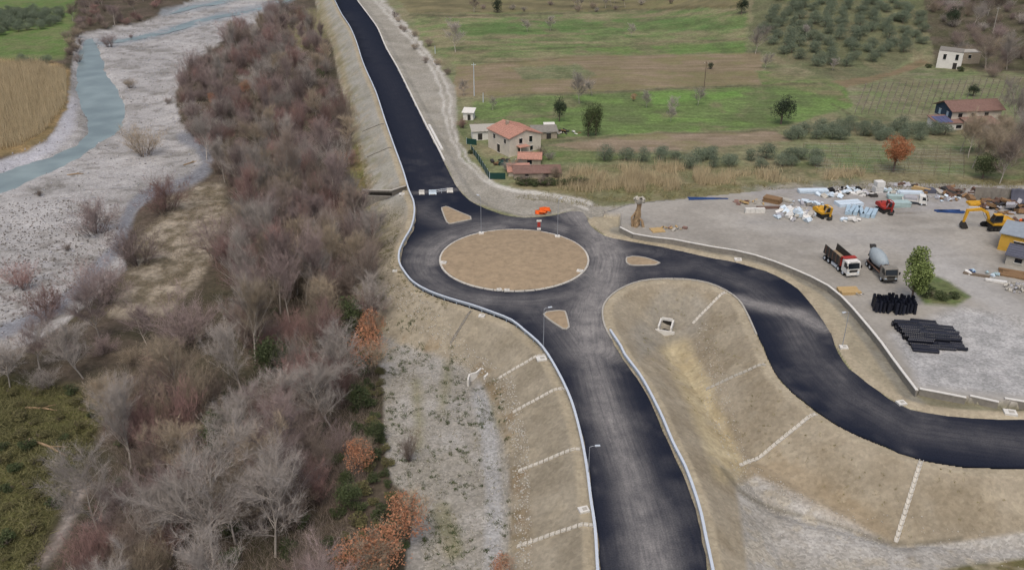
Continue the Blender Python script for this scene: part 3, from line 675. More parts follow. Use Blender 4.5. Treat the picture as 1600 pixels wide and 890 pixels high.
# ------------------------------------------------------------------ guard rails, kerbs, walls, chutes, culverts
def offset(line, d):
    out = []
    for i, p in enumerate(line):
        q = line[min(i+1, len(line)-1)]-line[max(i-1, 0)]; q = Vector((q.x, q.y, 0)).normalized()
        out.append(p+Vector((q.y, -q.x, 0))*d)
    return out
def cut(line, y0, y1): return [p for p in line if y0 <= p.y <= y1]
def resample(line, step):
    out = [line[0]]; acc = 0
    for a_, b2 in zip(line[:-1], line[1:]):
        L = (b2-a_).length
        while acc+L >= step:
            t = (step-acc)/L; a_ = a_+(b2-a_)*t; out.append(a_.copy()); L = (b2-a_).length; acc = 0
        acc += L
    return out
post_me = MB().box((0, 0, .3), (.12, .16, 1.0)).mesh('post', 'galv')
def guardrail(label, line, off, rail_side, mt_='galv', step=2.6):
    ln = offset(line, off); c = ln[len(ln)//2]
    t = thing('guardrail', label, 'guardrail', (c.x, c.y, 0), 0, 'guardrails along the new road')
    ll = [p-c for p in ln]; q = rail_side
    MB().sweep(ll, [(q*.06, .42), (q*.12, .5), (q*.06, .58), (q*.12, .68), (q*.06, .78), (q*-.02, .78), (q*-.02, .42)]).build('rail', mt_, t)
    MB().sweep(ll, [(-.16, .79), (.16, .79), (.16, .88), (-.16, .88)]).build('top_rail', 'galv_pale', t)
    for i, p in enumerate(resample(ll, step)[:280]):
        o = obj('post', post_me, t); o.location = p+Vector((-q*.14, 0, .02))
# which way is outside: W edge runs north->south (towards the viewer), side vector (dy,-dx) points to -x
guardrail('long pale steel guardrail along the left edge of the road, curving past the roundabout', cut(W3, 55, 520), .35, -1)
SS = [p for p in S3 if p.y < P(0, 516)[1] and p.x < 30]
guardrail('steel guardrail along the right edge of the road in the foreground', [p for p in SS if p.y > 50], -.35 if False else .35, -1)
# pale concrete kerb along the right edge of the far road
nk = [p for p in N3 if p.y > 205 and p.y < 520]; nk = offset(nk, .3)
c = nk[len(nk)//2]; t = thing('road_kerb', 'long pale concrete kerb along the right edge of the far road', 'kerb', (c.x, c.y, 0))
rs = resample(nk, 6.0)
for i in range(len(rs)-1): MB().sweep([rs[i]-c+(rs[i+1]-rs[i])*.004, rs[i+1]-c-(rs[i+1]-rs[i])*.004], [(-.22, -.15), (.22, -.15), (.22, .22), (-.22, .22)]).build('kerb_stone', 'concrete_pale', t)
cb = [p for p in nk if P(0, 236)[1] < p.y < P(0, 192)[1]]; cb = resample(offset(cb, .75), 2.0); c = cb[len(cb)//2]
t = thing('concrete_barrier', 'row of white concrete slabs beside the far road edge opposite the house track', 'barrier', (c.x, c.y, 0))
for i in range(len(cb)-1): MB().sweep([cb[i]-c, cb[i+1]-c-(cb[i+1]-cb[i])*.03], [(-.45, -.3), (.45, -.3), (.3, .42), (-.3, .42)]).build('slab', 'concrete_pale', t)
# corner kerb between the two near arms
ck = [p for p in S3 if (P(0, 535)[1] < p.y) and p.x < 45 and p.x > 12]
ck = offset(ck, .14); c = ck[len(ck)//2]; t = thing('road_kerb', 'curved kerb round the bare earth corner between the two nearest arms', 'kerb', (c.x, c.y, 0))
rs = resample(ck, 2.0)
for i in range(len(rs)-1): MB().sweep([rs[i]-c, rs[i+1]-c-(rs[i+1]-rs[i])*.03], [(-.14, -.2), (.14, -.2), (.14, .14), (-.14, .14)]).build('kerb_stone', 'concrete', t)
# low retaining walls of the yard
WALLS = [('long curved concrete wall edging the yard above the right-hand arm', WALL_PX), ('straight concrete wall piece right of the yard corner', [(1437, 606), (1474, 613), (1510, 620)]),
         ('second short concrete wall piece right of the yard corner', [(1516, 617), (1540, 622), (1561, 627)]), ('third short concrete wall piece at the right edge of the picture', [(1570, 621), (1593, 626), (1640, 632)])]
for lb, pl in WALLS:
    ln = smooth_line(PA(pl, 1.25), 1.2); c = ln[len(ln)//2].copy()
    t = thing('retaining_wall', lb, 'wall', (c.x, c.y, 0), 0, 'low yard walls')
    ll = resample(ln, 4.0)+[ln[-1]]; ll = [Vector((p.x-c.x, p.y-c.y, 0)) for p in ll]
    for i in range(len(ll)-1):
        d = ll[i+1]-ll[i]
        if d.length < .5: continue
        seg = [ll[i]+d*k/3*.995 for k in range(4)]
        MB().sweep(seg, [(-.14, -.3), (.14, -.3), (.14, 1.15), (-.14, 1.15)]).build('wall_panel', 'concrete_old', t)
        MB().sweep(seg, [(-.2, 1.153), (.2, 1.153), (.2, 1.27), (-.2, 1.27)]).build('coping', 'concrete_pale', t)
# precast drainage chutes on the slopes: traced top and toe
def chute(label, a_, b2, zb, wd=.42, mt_='concrete_pale'):
    A = Vector(P(a_[0], a_[1], -.1)); B = G(*b2)
    d = Vector((B.x-A.x, B.y-A.y, 0)); L = d.length; d.normalize(); s_ = Vector((d.y, -d.x, 0))
    n = max(3, int(L/.62)); t = thing('drainage_chute', label, 'drain', (A.x, A.y, 0), 0, 'drainage chutes down the embankments')
    xs_ = [A.x+d.x*L*i/n for i in range(n+1)]; ys_ = [A.y+d.y*L*i/n for i in range(n+1)]
    zs = HA(np.array(xs_), np.array(ys_))
    for i in range(n):
        g = .16
        p0 = Vector((xs_[i]-A.x, ys_[i]-A.y, zs[i])); p1 = Vector((xs_[i+1]-A.x, ys_[i+1]-A.y, zs[i+1])); p1 = p1+(p0-p1)*g
        up = .05+random.uniform(-.02, .03); w0, w1 = wd, wd*.82
        m = MB()
        for p, ww in ((p0, w0), (p1, w1)):
            for (x_, h_) in ((-1, .0), (-1, .2), (-.72, .2), (-.5, .06), (.5, .06), (.72, .2), (1, .2), (1, 0)):
                q = p+s_*(x_*ww)+Vector((0, 0, h_+up-.06)); m.v.append(tuple(q))
        for k in range(8): m.f.append((k, (k+1) % 8, 8+(k+1) % 8, 8+k))
        m.f.append(tuple(range(7, -1, -1))); m.f.append(tuple(range(8, 16)))
        m.build('channel_piece', mt_, t)
CH = [((737, 487), (703, 538), 'short faint drainage chute below the guardrail left of the roundabout', 'concrete_old'),
      ((852, 556), (778, 592), 'drainage chute ending at the left concrete outlet', 'concrete_mid'),
      ((885, 608), (800, 645), 'third drainage chute from the bottom on the left slope', 'concrete_mid'),
      ((906, 703), (808, 737), 'second drainage chute from the bottom on the left slope', 'concrete_mid'),
      ((928, 822), (806, 855), 'drainage chute nearest the bottom edge on the left slope', 'concrete_mid'),
      ((1134, 458), (1082, 506), 'drainage chute running down to the box culvert in the right-hand hollow', 'concrete_mid'),
      ((1196, 571), (1102, 609), 'thin drainage chute halfway down the slope of the right-hand arm', 'concrete'),
      ((1275, 648), (1155, 727), 'long slanting drainage chute in the middle of the right-hand slope', 'concrete_mid'),
      ((1440, 718), (1399, 848), 'long bright drainage chute on the right-hand slope, nearest the right edge', 'concrete_mid'),
      ((612, 232), (573, 246), 'faint drainage chute on the far left slope above the dark gap', 'concrete_old'),
      ((600, 195), (566, 206), 'faint drainage chute highest on the far left slope', 'concrete_old')]
for a_, b2, lb, mt_ in CH: chute(lb, a_, b2, -4, .27 if mt_ != 'concrete_old' else .2, mt_)
# small slabs (manhole covers and lamp plinths)
SLABS = [((846, 561), 'white concrete slab behind the left guardrail by the lamp post', 1.5), ((912, 797), 'white concrete slab outside the left guardrail near the bottom', 1.2),
         ((628, 304), 'white slab beside the dark gap left of the far road', 1.2), ((617, 424), 'small pale slab outside the guardrail left of the roundabout', .8), ((753, 494), 'small pale slab below the guardrail under the roundabout', 1.0),
         ((1578, 645), 'white slab on the verge at the right edge of the picture', 1.6), ((1318, 543), 'white slab on the verge inside the bend of the right-hand arm', 1.2), ((1153, 406), 'white slab on the verge of the right-hand arm near the wall', 1.3), ((1408, 630), 'pale slab at the kerb below the yard corner', 1.2),
         ((693, 411), 'white plinth on the left rim of the island', 1.1), ((906, 424), 'white plinth on the right rim of the island', 1.1), ((780, 453), 'left of two white plinths on the near rim of the island', .8), ((792, 454), 'right of two white plinths on the near rim of the island', .9)]
for (px, py), lb, s_ in SLABS:
    isl_ = 'island' in lb and 'plinth' in lb
    p = Vector(P(px, py, .2)) if isl_ else G(px, py)
    t = thing('concrete_slab', lb, 'slab', p, random.uniform(-.3, .3), 'pale slabs and plinths')
    MB().box((0, 0, .1), (s_, s_*.8, .3)).build('slab_body', 'concrete_pale', t)
    MB().box((s_*.1, 0, .262), (s_*.45, s_*.4, .02)).build('cover', 'concrete', t)
# street lamps
def lamp(label, px, py, h, arm=(1, 0), plinth=True, z=None):
    p = Vector(P(px, py, z)) if z is not None else G(px, py)
    t = thing('street_lamp', label, 'street lamp', p, 0, 'street lamps round the junction')
    if plinth: MB().box((0, 0, .12), (1.0, .9, .34)).build('plinth', 'concrete_pale', t)
    a_ = Vector((arm[0], arm[1], 0)).normalized()
    MB().cyl((0, 0, 0), (0, 0, h), .065, .035, 8).build('pole', 'lamp_grey', t)
    ar = MB().tube([(0, 0, h-.05), tuple(a_*.3+Vector((0, 0, h+.08))), tuple(a_*.7+Vector((0, 0, h+.12)))], [.035, .032, .03], 6).build('arm', 'lamp_grey', t)
    MB().box(tuple(a_*.95+Vector((0, 0, h+.12))), (.6, .26, .1), math.atan2(a_.y, a_.x)).build('lamp_head', 'galv_pale', t)
lamp('street lamp on the far rim of the island, left of centre', 752, 365, 7.8, (-.6, .8), True, .2)
lamp('street lamp on the far right rim of the island', 871, 370, 7.8, (.6, .8), True, .2)
lamp('street lamp by the left guardrail next to the southern splitter island', 849, 545, 7.0, (1, .3), False)
lamp('street lamp outside the left guardrail halfway down the foreground road', 919, 746, 4.6, (1, .1), False)
lamp('street lamp on the verge inside the bend of the right-hand arm', 1316, 541, 6.0, (-1, -.4), False)
# culvert outlets
q = G(1040, 513); t = thing('box_culvert', 'open concrete box culvert with dark mouth in the hollow between the arms', 'culvert', (q.x, q.y, q.z), R(-18))
MB().box((-1.05, 0, .35), (.28, 3.0, 1.5)).build('side_wall', 'concrete_pale', t); MB().box((1.05, 0, .35), (.28, 3.0, 1.5)).build('side_wall', 'concrete_pale', t)
MB().box((0, 1.38, .45), (1.82, .26, 1.7)).build('end_wall', 'concrete_pale', t); MB().box((0, -1.55, .0), (3.4, .26, .9)).build('sill_wall', 'concrete_pale', t)
MB().box((0, 1.2, .35), (1.5, .08, 1.0)).build('mouth_shade', 'hollow_shade', t); MB().box((0, 0, -.12), (1.8, 2.6, .2)).build('apron', 'hollow_shade', t)  # solid dark panel and dark floor: shade inside the box painted as colour
q = G(748, 590); t = thing('culvert_outlet', 'pale concrete culvert outlet with splayed wing walls on the gravel flat', 'culvert', (q.x, q.y, q.z), R(12))
for pts_, nm in (([(-1.9, -1.3), (-1.4, .2), (-.3, .5), (.7, 1.6)], 'wing_wall'), ([(.7, 1.6), (1.75, .7)], 'head_wall'), ([(1.75, .7), (1.3, -.3), (.7, -1.0)], 'wing_wall')):
    ln = [Vector((x, y, 0)) for x, y in pts_]; MB().sweep(ln, [(-.14, -.6), (.14, -.6), (.14, .75), (-.14, .75)]).build(nm, 'concrete_pale', t)
MB().cyl((.9, 1.0, .2), (1.6, 1.75, .25), .42, .42, 12).build('pipe', 'concrete_old', t)
# concrete channel under the far road
q1, q2, q3 = P(566, 299, -1.2), P(612, 296, -.6), P(634, 285, .0)
t = thing('stream_culvert', 'dark concrete-walled channel cutting under the far road from the left', 'culvert', (q2[0], q2[1], 0))
ln = [Vector(q)-Vector((q2[0], q2[1], 0)) for q in (q1, q2, q3)]
MB().sweep([Vector((p.x, p.y, 0)) for p in ln], [(-.15, -5.5), (.15, -5.5), (.15, -.9), (-.15, -.9)]).build('far_wall', 'concrete_old', t)
sd_ = Vector((0, -.35, 0))
MB().sweep([Vector((p.x, p.y, 0))+sd_ for p in (ln[0]*.96+ln[1]*.04, ln[1])], [(-.12, -4.4), (.12, -4.4), (.12, -1.25), (-.12, -1.25)]).build('mouth_shade', 'hollow_shade', t)  # dark sheet before the wall, painted shade in place of a real opening
MB().sweep([Vector((p.x, p.y, 0)) for p in ln], [(-.3, -.9), (.3, -.9), (.3, -.7), (-.3, -.7)]).build('coping', 'concrete', t)
q1, q2b = P(566, 308, -2.2), P(614, 306, -1.6)
MB().sweep([Vector((q1[0]-q2[0], q1[1]-q2[1], 0)), Vector((q2b[0]-q2[0], q2b[1]-q2[1], 0))], [(-.2, -5.5), (.2, -5.5), (.2, -1.7), (-.2, -1.7)]).build('near_wall', 'concrete_old', t)
# barricades across the far road
for (px, py), lb, w_ in (((659, 303), 'left white barrier block across the far road', 1.2), ((676, 303), 'pale yellowish barrier block in the middle of the far road', 1.7), ((703, 300), 'right white barrier block across the far road', 1.4)):
    p = Vector(P(px, py)); t = thing('road_barrier', lb, 'barrier', p, R(6), 'barriers closing the far road')
    MB().prism([(-.4, 0), (.4, 0), (.16, .45), (.12, .95), (-.12, .95), (-.16, .45)], -w_/2, w_/2, 'x').build('barrier_body', 'concrete_pale' if w_ != 1.7 else 'pale_sheet', t)
    MB().box((0, -.42, .06), (w_*.7, .1, .12)).build('foot', 'concrete', t)
pa, pb = Vector(P(680, 303)), Vector(P(700, 300)); t = thing('barrier_rail', 'thin twin rails linking the barriers on the far road', 'barrier', pa)
for z_ in (.5, .9): MB().cyl((0, 0, z_), tuple(pb-pa+Vector((0, 0, z_))), .05).build('rail', 'galv_pale', t)
for k in (.05, .5, .95): MB().cyl(tuple((pb-pa)*k), tuple((pb-pa)*k+Vector((0, 0, 1.0))), .05).build('leg', 'galv_pale', t)
# orange heap and small sign
p = G(848, 334); t = thing('orange_barrier_pile', 'heap of orange plastic barriers on the verge above the roundabout', 'barriers', p)
for i in range(9):
    MB().prism([(-.25, 0), (.25, 0), (.1, .9), (-.1, .9)], -.75, .75, 'x')
    o = MB().prism([(-.25, 0), (.25, 0), (.1, .85), (-.1, .85)], -.7, .7, 'x').build('barrier', 'orange_plastic', t)
    o.location = (random.uniform(-1.3, 1.3), random.uniform(-.6, .6), (i//5)*.55); o.rotation_euler = (random.choice((0, 1.2)), 0, random.uniform(-.5, .5))
p = Vector(P(842, 358, .25)); t = thing('road_sign', 'small red and white road sign on the far rim of the island', 'sign', p)
MB().box((0, 0, .06), (.8, .6, .2)).build('base', 'concrete_pale', t); MB().cyl((0, 0, 0), (0, 0, 2.0), .04).build('post', 'galv_pale', t)
MB().box((0, -.05, 1.05), (.6, .05, 1.1)).build('panel', 'red_paint', t); MB().box((0, -.05, 1.85), (1.0, .05, .4)).build('top_panel', 'white_paint', t)
# weathered trunk with pale cap by the yard entrance
p = G(993, 353); t = thing('tree_stump', 'tall weathered brown trunk with pale broken top at the yard entrance', 'trunk', p)
m = MB(); NSEG = 14
for i in range(11):
    z_ = i*.6; r_ = .75-.045*i+.15*math.sin(i*1.7)*.4
    for k in range(NSEG):
        a_ = 2*math.pi*k/NSEG; rr = r_*(1+.28*math.sin(a_*3+i*.25)+.1*random.uniform(-1, 1)); m.v.append((rr*math.cos(a_)+.05*i, rr*math.sin(a_), z_-.1))
for i in range(10):
    for k in range(NSEG): m.f.append((i*NSEG+k, i*NSEG+(k+1) % NSEG, (i+1)*NSEG+(k+1) % NSEG, (i+1)*NSEG+k))
m.f.append(tuple(range(10*NSEG, 11*NSEG))); m.build('trunk', 'log_wood', t)
m = MB()
for a_ in range(9):
    an = a_*.7; m.tube([(.4, 0, 5.1), (.4+.6*math.cos(an), .6*math.sin(an), 5.5+.2*math.sin(a_*2)), (.4+1.1*math.cos(an), 1.0*math.sin(an), 5.9+.35*math.sin(a_*3))], [.45, .5, .3], 6)
m.build('broken_limbs', 'stone', t)
m = MB(); m.tube([(.2, 0, 2.2), (1.2, -.3, 1.2), (1.5, -.5, -.1)], [.2, .25, .3], 6); m.tube([(0, .1, 3.2), (-.9, -.2, 2.0), (-.7, -.3, -.1)], [.15, .2, .2], 6); m.build('leaning_limb', 'log_wood', t)
# ------------------------------------------------------------------ vegetation prototypes
def rot_about(v, ax, a): 
    from mathutils import Quaternion
    return Quaternion(ax, a) @ v
def twig_mesh(name, base, tip, wd, mt_):
    """each twig one slim tapered triangle pair crossing, arrays (n,3)"""
    base = np.asarray(base); tip = np.asarray(tip); wd = np.asarray(wd)[:, None]
    d = tip-base; r = rng.normal(size=d.shape); s = np.cross(d, r); s /= np.linalg.norm(s, axis=1, keepdims=True)+1e-9
    n = len(base); V = np.stack([base-s*wd, base+s*wd, tip], 1).reshape(-1, 3)
    return np_mesh(name, V, np.arange(n*3).reshape(-1, 3), mt_)
def bare_tree_meshes(seed, h, spread, nlimb, ntw, up=.6, stems=1, wd=.016, mt_='twig_mauve', bark='bark_pale', tl=1.0):
    rd = random.Random(seed); nr = np.random.default_rng(seed)
    m = MB(); nodes = []
    def grow(p, d, L, r, lev):
        k = 4; pts_ = [p]; q = p; dd = d
        for i in range(k):
            dd = (dd+Vector((rd.gauss(0, .13), rd.gauss(0, .13), rd.gauss(0, .06)+.05*up))).normalized(); q = q+dd*(L/k); pts_.append(q)
        rs_ = [r*(1-.75*i/k) for i in range(k+1)]
        if r > .012: m.tube(pts_, rs_, 5 if lev == 0 else 3)
        for i in range(1, k+1): nodes.append((pts_[i], (pts_[i]-pts_[i-1]).normalized(), lev))
        if lev < 2:
            nb = nlimb if lev == 0 else rd.randint(4, 6)
            for b in range(nb):
                t = rd.uniform(.3 if lev == 0 else .25, 1); i = min(k-1, int(t*k)); pp = pts_[i].lerp(pts_[i+1], t*k-i)
                a_ = rd.uniform(0, 6.28); out = Vector((math.cos(a_), math.sin(a_), 0))
                nd = (dd*(.5+.4*up)+out*spread*rd.uniform(.5, 1.1)+Vector((0, 0, up*.5))).normalized()
                grow(pp, nd, L*rd.uniform(.42, .7)*(1.15-.5*t if lev == 0 else 1), r*.42*(1.2-.5*t), lev+1)
    for s in range(stems):
        if stems == 1: grow(Vector((0, 0, -.3)), Vector((rd.gauss(0, .06), rd.gauss(0, .06), 1)), h*.82, h*.014, 0)
        else:
            a_ = rd.uniform(0, 6.28); rr = rd.uniform(0, .45)*spread*h*.3; tilt = rd.uniform(.05, .55)*spread
            grow(Vector((rr*math.cos(a_), rr*math.sin(a_), -.2)), Vector((math.cos(a_)*tilt, math.sin(a_)*tilt, 1)).normalized(), h*rd.uniform(.55, .85), h*.007, 1)
    nd = [n for n in nodes if n[2] >= 1]
    ii = nr.integers(0, len(nd), ntw)
    B = np.array([nd[i][0] for i in ii]); D = np.array([nd[i][1] for i in ii])
    B = B+nr.normal(size=B.shape)*.06
    D = D*.75+nr.normal(size=D.shape)*.42+np.array([0, 0, .35*up]); D /= np.linalg.norm(D, axis=1, keepdims=True)
    L = nr.uniform(.4, 1.35, ntw)[:, None]*tl*(.6+h*.05)
    T = B+D*L
    w_ = nr.uniform(.6, 1.3, ntw)*wd
    # second order twigs
    k2 = ntw; j = nr.integers(0, ntw, k2); tt = nr.uniform(.3, 1, k2)[:, None]; B2 = B[j]+(T[j]-B[j])*tt
    D2 = D[j]*.6+nr.normal(size=(k2, 3))*.5+np.array([0, 0, .25*up]); D2 /= np.linalg.norm(D2, axis=1, keepdims=True)
    T2 = B2+D2*nr.uniform(.25, .8, k2)[:, None]*tl*(.6+h*.04)
    tw = twig_mesh('twigs', np.concatenate([B, B2]), np.concatenate([T, T2]), np.concatenate([w_, nr.uniform(.5, 1, k2)*wd*.8]), mt_)
    return m.mesh('trunk', bark, True), tw
def leaf_crown(seed, rx, rz, zc, n, size, mt_, gaps=.42, lobes=9):
    nr = np.random.default_rng(seed)
    cs = nr.normal(size=(lobes, 3)); cs /= np.linalg.norm(cs, axis=1, keepdims=True); cs *= nr.uniform(.35, .72, lobes)[:, None]
    rad = nr.uniform(.32, .52, lobes); k = nr.integers(0, lobes, n)
    d = nr.normal(size=(n, 3)); d /= np.linalg.norm(d, axis=1, keepdims=True)
    p = cs[k]+d*(rad[k]*nr.uniform(.35, 1.08, n)**.6)[:, None]
    p = p*np.array([rx, rx, rz])+np.array([0, 0, zc])
    a_ = nr.normal(size=(n, 3)); a_ /= np.linalg.norm(a_, axis=1, keepdims=True); b2 = np.cross(a_, nr.normal(size=(n, 3))); b2 /= np.linalg.norm(b2, axis=1, keepdims=True)
    s = (nr.uniform(.6, 1.3, n)*size)[:, None]
    V = np.stack([p-a_*s, p+b2*s*.55, p+a_*s, p-b2*s*.55], 1).reshape(-1, 3)
    return np_mesh('leaves', V, np.arange(n*4).reshape(-1, 4), mt_)
def trunk_mesh(seed, h, r, n=5, sp_=.5, bark='bark_dark', stems=1):
    rd = random.Random(seed); m = MB()
    for s in range(stems):
        o_ = Vector((rd.gauss(0, .15), rd.gauss(0, .15), 0)) if stems > 1 else Vector()
        top = o_*3+Vector((rd.gauss(0, .2), rd.gauss(0, .2), h*.6))
        m.tube([o_+Vector((0, 0, -.3)), o_.lerp(top, .5)+Vector((.05, 0, h*.05)), top], [r*1.3, r, r*.7], 7)
        for i in range(n):
            a_ = rd.uniform(0, 6.28); t = rd.uniform(.45, 1); b2 = o_.lerp(top, t); L = h*rd.uniform(.25, .45)
            m.tube([b2, b2+Vector((math.cos(a_)*L*sp_, math.sin(a_)*L*sp_, L*.5)), b2+Vector((math.cos(a_)*L*sp_*1.5, math.sin(a_)*L*sp_*1.5, L))], [r*.5, r*.35, r*.12], 5)
    return m.mesh('trunk', bark, True)
PROTO = {'tall': [bare_tree_meshes(10+i, 11.5, .62, 16, 4200, .75, 1, .0125, tl=1.1) for i in range(4)],
         'round': [bare_tree_meshes(30+i, 9.5, 1.1, 17, 4600, .5, 1, .0125, tl=1.15) for i in range(4)],
         'shrub': [bare_tree_meshes(50+i, 4.2, 1.5, 0, 2600, .6, 26, .011, bark='bark_dark', tl=1.0) for i in range(4)],
         'wand': [bare_tree_meshes(70+i, 7.0, .6, 0, 2800, 1.0, 20, .0115, bark='bark_dark', tl=1.15) for i in range(4)]}
def place(name, label, cat, group, meshes, loc, s=1, rz=None, mats=None, sz=None, names=('trunk', 'crown')):
    t = thing(name, label, cat, loc, random.uniform(0, 6.28) if rz is None else rz, group)
    t.scale = (s, s, s*(sz or 1))
    for nm, me_ in zip(names, meshes):
        o = obj(nm, me_, t)
        if mats and nm in mats:
            o.material_slots[0].link = 'OBJECT'; o.material_slots[0].material = MATS[mats[nm]]
    return t
TAKEN = []
def scatter(poly_px, z, spacing, cap, seed, keep=None):
    nr = np.random.default_rng(seed); pw = PA(poly_px, z); x0, y0 = pw.min(0); x1, y1 = pw.max(0)
    out = []; N = int((x1-x0)*(y1-y0)/spacing**2*7)
    X = nr.uniform(x0, x1, N); Y = nr.uniform(y0, y1, N); k = inpoly(X, Y, list(map(tuple, pw))); X, Y = X[k], Y[k]
    cell = {}
    for x, y in zip(X, Y):
        c = (int(x//spacing), int(y//spacing)); ok = True
        for i in (-1, 0, 1):
            for j in (-1, 0, 1):
                for (u, v) in cell.get((c[0]+i, c[1]+j), ()):
                    if (u-x)**2+(v-y)**2 < spacing**2: ok = False
        if ok:
            cell.setdefault(c, []).append((x, y)); out.append((x, y))
            if len(out) >= cap: break
    return out
cnt = {}
# room kept free in front of trees that must be seen: (base pixel, half width m, depth towards the viewer m)
KEEP = [(G(px, py), rx, ry) for (px, py), rx, ry in (((550, 330), 3, 6), ((575, 590), 3, 8), ((582, 545), 3, 7), ((566, 740), 3, 7), ((640, 850), 4, 6), ((595, 905), 4, 5), ((560, 915), 4, 4), ((528, 270), 3, 5), ((548, 522), 3, 6), ((428, 585), 3.5, 7), ((350, 700), 3, 6),
        ((585, 690), 3, 7), ((565, 640), 3, 7), ((545, 790), 3, 6), ((335, 880), 4, 6), ((430, 870), 4, 6), ((205, 730), 3, 6), ((380, 620), 3, 6), ((290, 535), 4, 9), ((350, 405), 4, 8), ((1482, 104), 6, 9), ((1510, 100), 4, 7), ((1508, 192), 8, 14), ((1478, 200), 6, 14), ((385, 150), 4, 8), ((335, 165), 4, 8), ((560, 560), 3, 6))]
def kept_clear(x, y): return any(((x-p.x)/rx)**2+((y-(p.y-ry*.45))/ry)**2 < 1 for p, rx, ry in KEEP)
def sc_kind(poly, n_space, cap, seed, kinds, tones, label, name, cat, group, smin=.8, smax=1.2, z=-4.8, bark=None):
    pts_ = scatter(poly, z, n_space, cap, seed); rd = random.Random(seed)
    if not pts_: return
    zs = HA(np.array([p[0] for p in pts_]), np.array([p[1] for p in pts_]))
    for (x, y), zz in zip(pts_, zs):
        if kept_clear(x, y): continue
        kd = rd.choice(kinds); mp = rd.choice(PROTO[kd]); tn = rd.choice(tones); lb = label.replace('{t}', {'mauve': 'purplish', 'red': 'reddish', 'grey': 'grey', 'tan': 'tan', 'brown': 'brown'}[tn])
        mt_ = {'crown': 'twig_'+tn}
        if bark: mt_['trunk'] = bark
        place(name, lb, cat, group, mp, (x, y, float(zz)), rd.uniform(smin, smax), rd.uniform(0, 6.28), mt_, rd.uniform(.85, 1.15))
        cnt[name] = cnt.get(name, 0)+1
WOOD_FAR = [(432, 14), (470, 30), (500, 60), (515, 110), (528, 165), (548, 215), (548, 262), (538, 300), (430, 300), (350, 296), (315, 240), (290, 190), (285, 150), (310, 105), (360, 70), (410, 42)]
WOOD_MID = [(372, 296), (540, 300), (560, 330), (585, 380), (585, 450), (590, 520), (590, 600), (410, 600), (380, 560), (370, 520), (365, 480), (372, 440), (385, 400), (385, 330)]
WOOD_NEAR = [(290, 620), (340, 610), (400, 600), (590, 600), (590, 690), (575, 760), (545, 830), (530, 1000), (150, 1000), (140, 900), (170, 790), (190, 720), (190, 670), (230, 640)]
WOOD_L = [(-50, 585), (60, 560), (150, 520), (230, 535), (290, 560), (300, 610), (230, 640), (140, 640), (60, 615), (-50, 610)]
sc_kind(WOOD_FAR, 4.6, 230, 1, ['shrub', 'wand', 'shrub'], ['mauve', 'mauve', 'mauve', 'red', 'grey', 'brown'], 'leafless {t} shrub in the far part of the riverside thicket', 'riverside_shrub', 'shrub', 'shrubs of the far thicket', .85, 1.4)
sc_kind(WOOD_FAR, 10, 40, 12, ['round', 'tall'], ['grey', 'tan', 'mauve'], 'taller leafless {t} tree standing out of the far thicket', 'bare_tree', 'tree', 'taller bare trees of the far thicket', .65, .9)
sc_kind(WOOD_MID, 3.3, 180, 2, ['wand', 'wand', 'shrub', 'tall'], ['mauve', 'red', 'brown', 'brown', 'tan', 'grey'], 'bare {t} sapling in the middle of the riverside wood', 'bare_sapling', 'tree', 'saplings of the middle wood', .8, 1.15)
sc_kind(WOOD_MID, 7.5, 26, 22, ['tall', 'round'], ['grey', 'mauve', 'tan'], 'large {t} bare tree in the middle of the riverside wood', 'bare_tree', 'tree', 'large bare trees of the middle wood', .75, 1.05)
sc_kind(WOOD_NEAR, 3.2, 120, 3, ['wand', 'wand', 'shrub'], ['red', 'brown', 'red', 'mauve', 'brown', 'tan'], 'leafless {t} sapling in the foreground wood', 'bare_sapling', 'tree', 'saplings of the foreground wood', .8, 1.2)
sc_kind(WOOD_NEAR, 6.0, 40, 4, ['round', 'tall', 'round'], ['grey', 'grey', 'tan', 'mauve'], 'larger {t} bare tree with pale stem in the foreground wood', 'bare_tree', 'tree', 'pale bare trees of the foreground wood', .85, 1.15)
sc_kind(WOOD_L, 4.2, 40, 5, ['round', 'shrub', 'shrub'], ['grey', 'mauve', 'tan'], 'low {t} leafless tree at the edge of the riverbed', 'bare_tree', 'tree', 'bare trees at the riverbed edge', .7, 1.0)
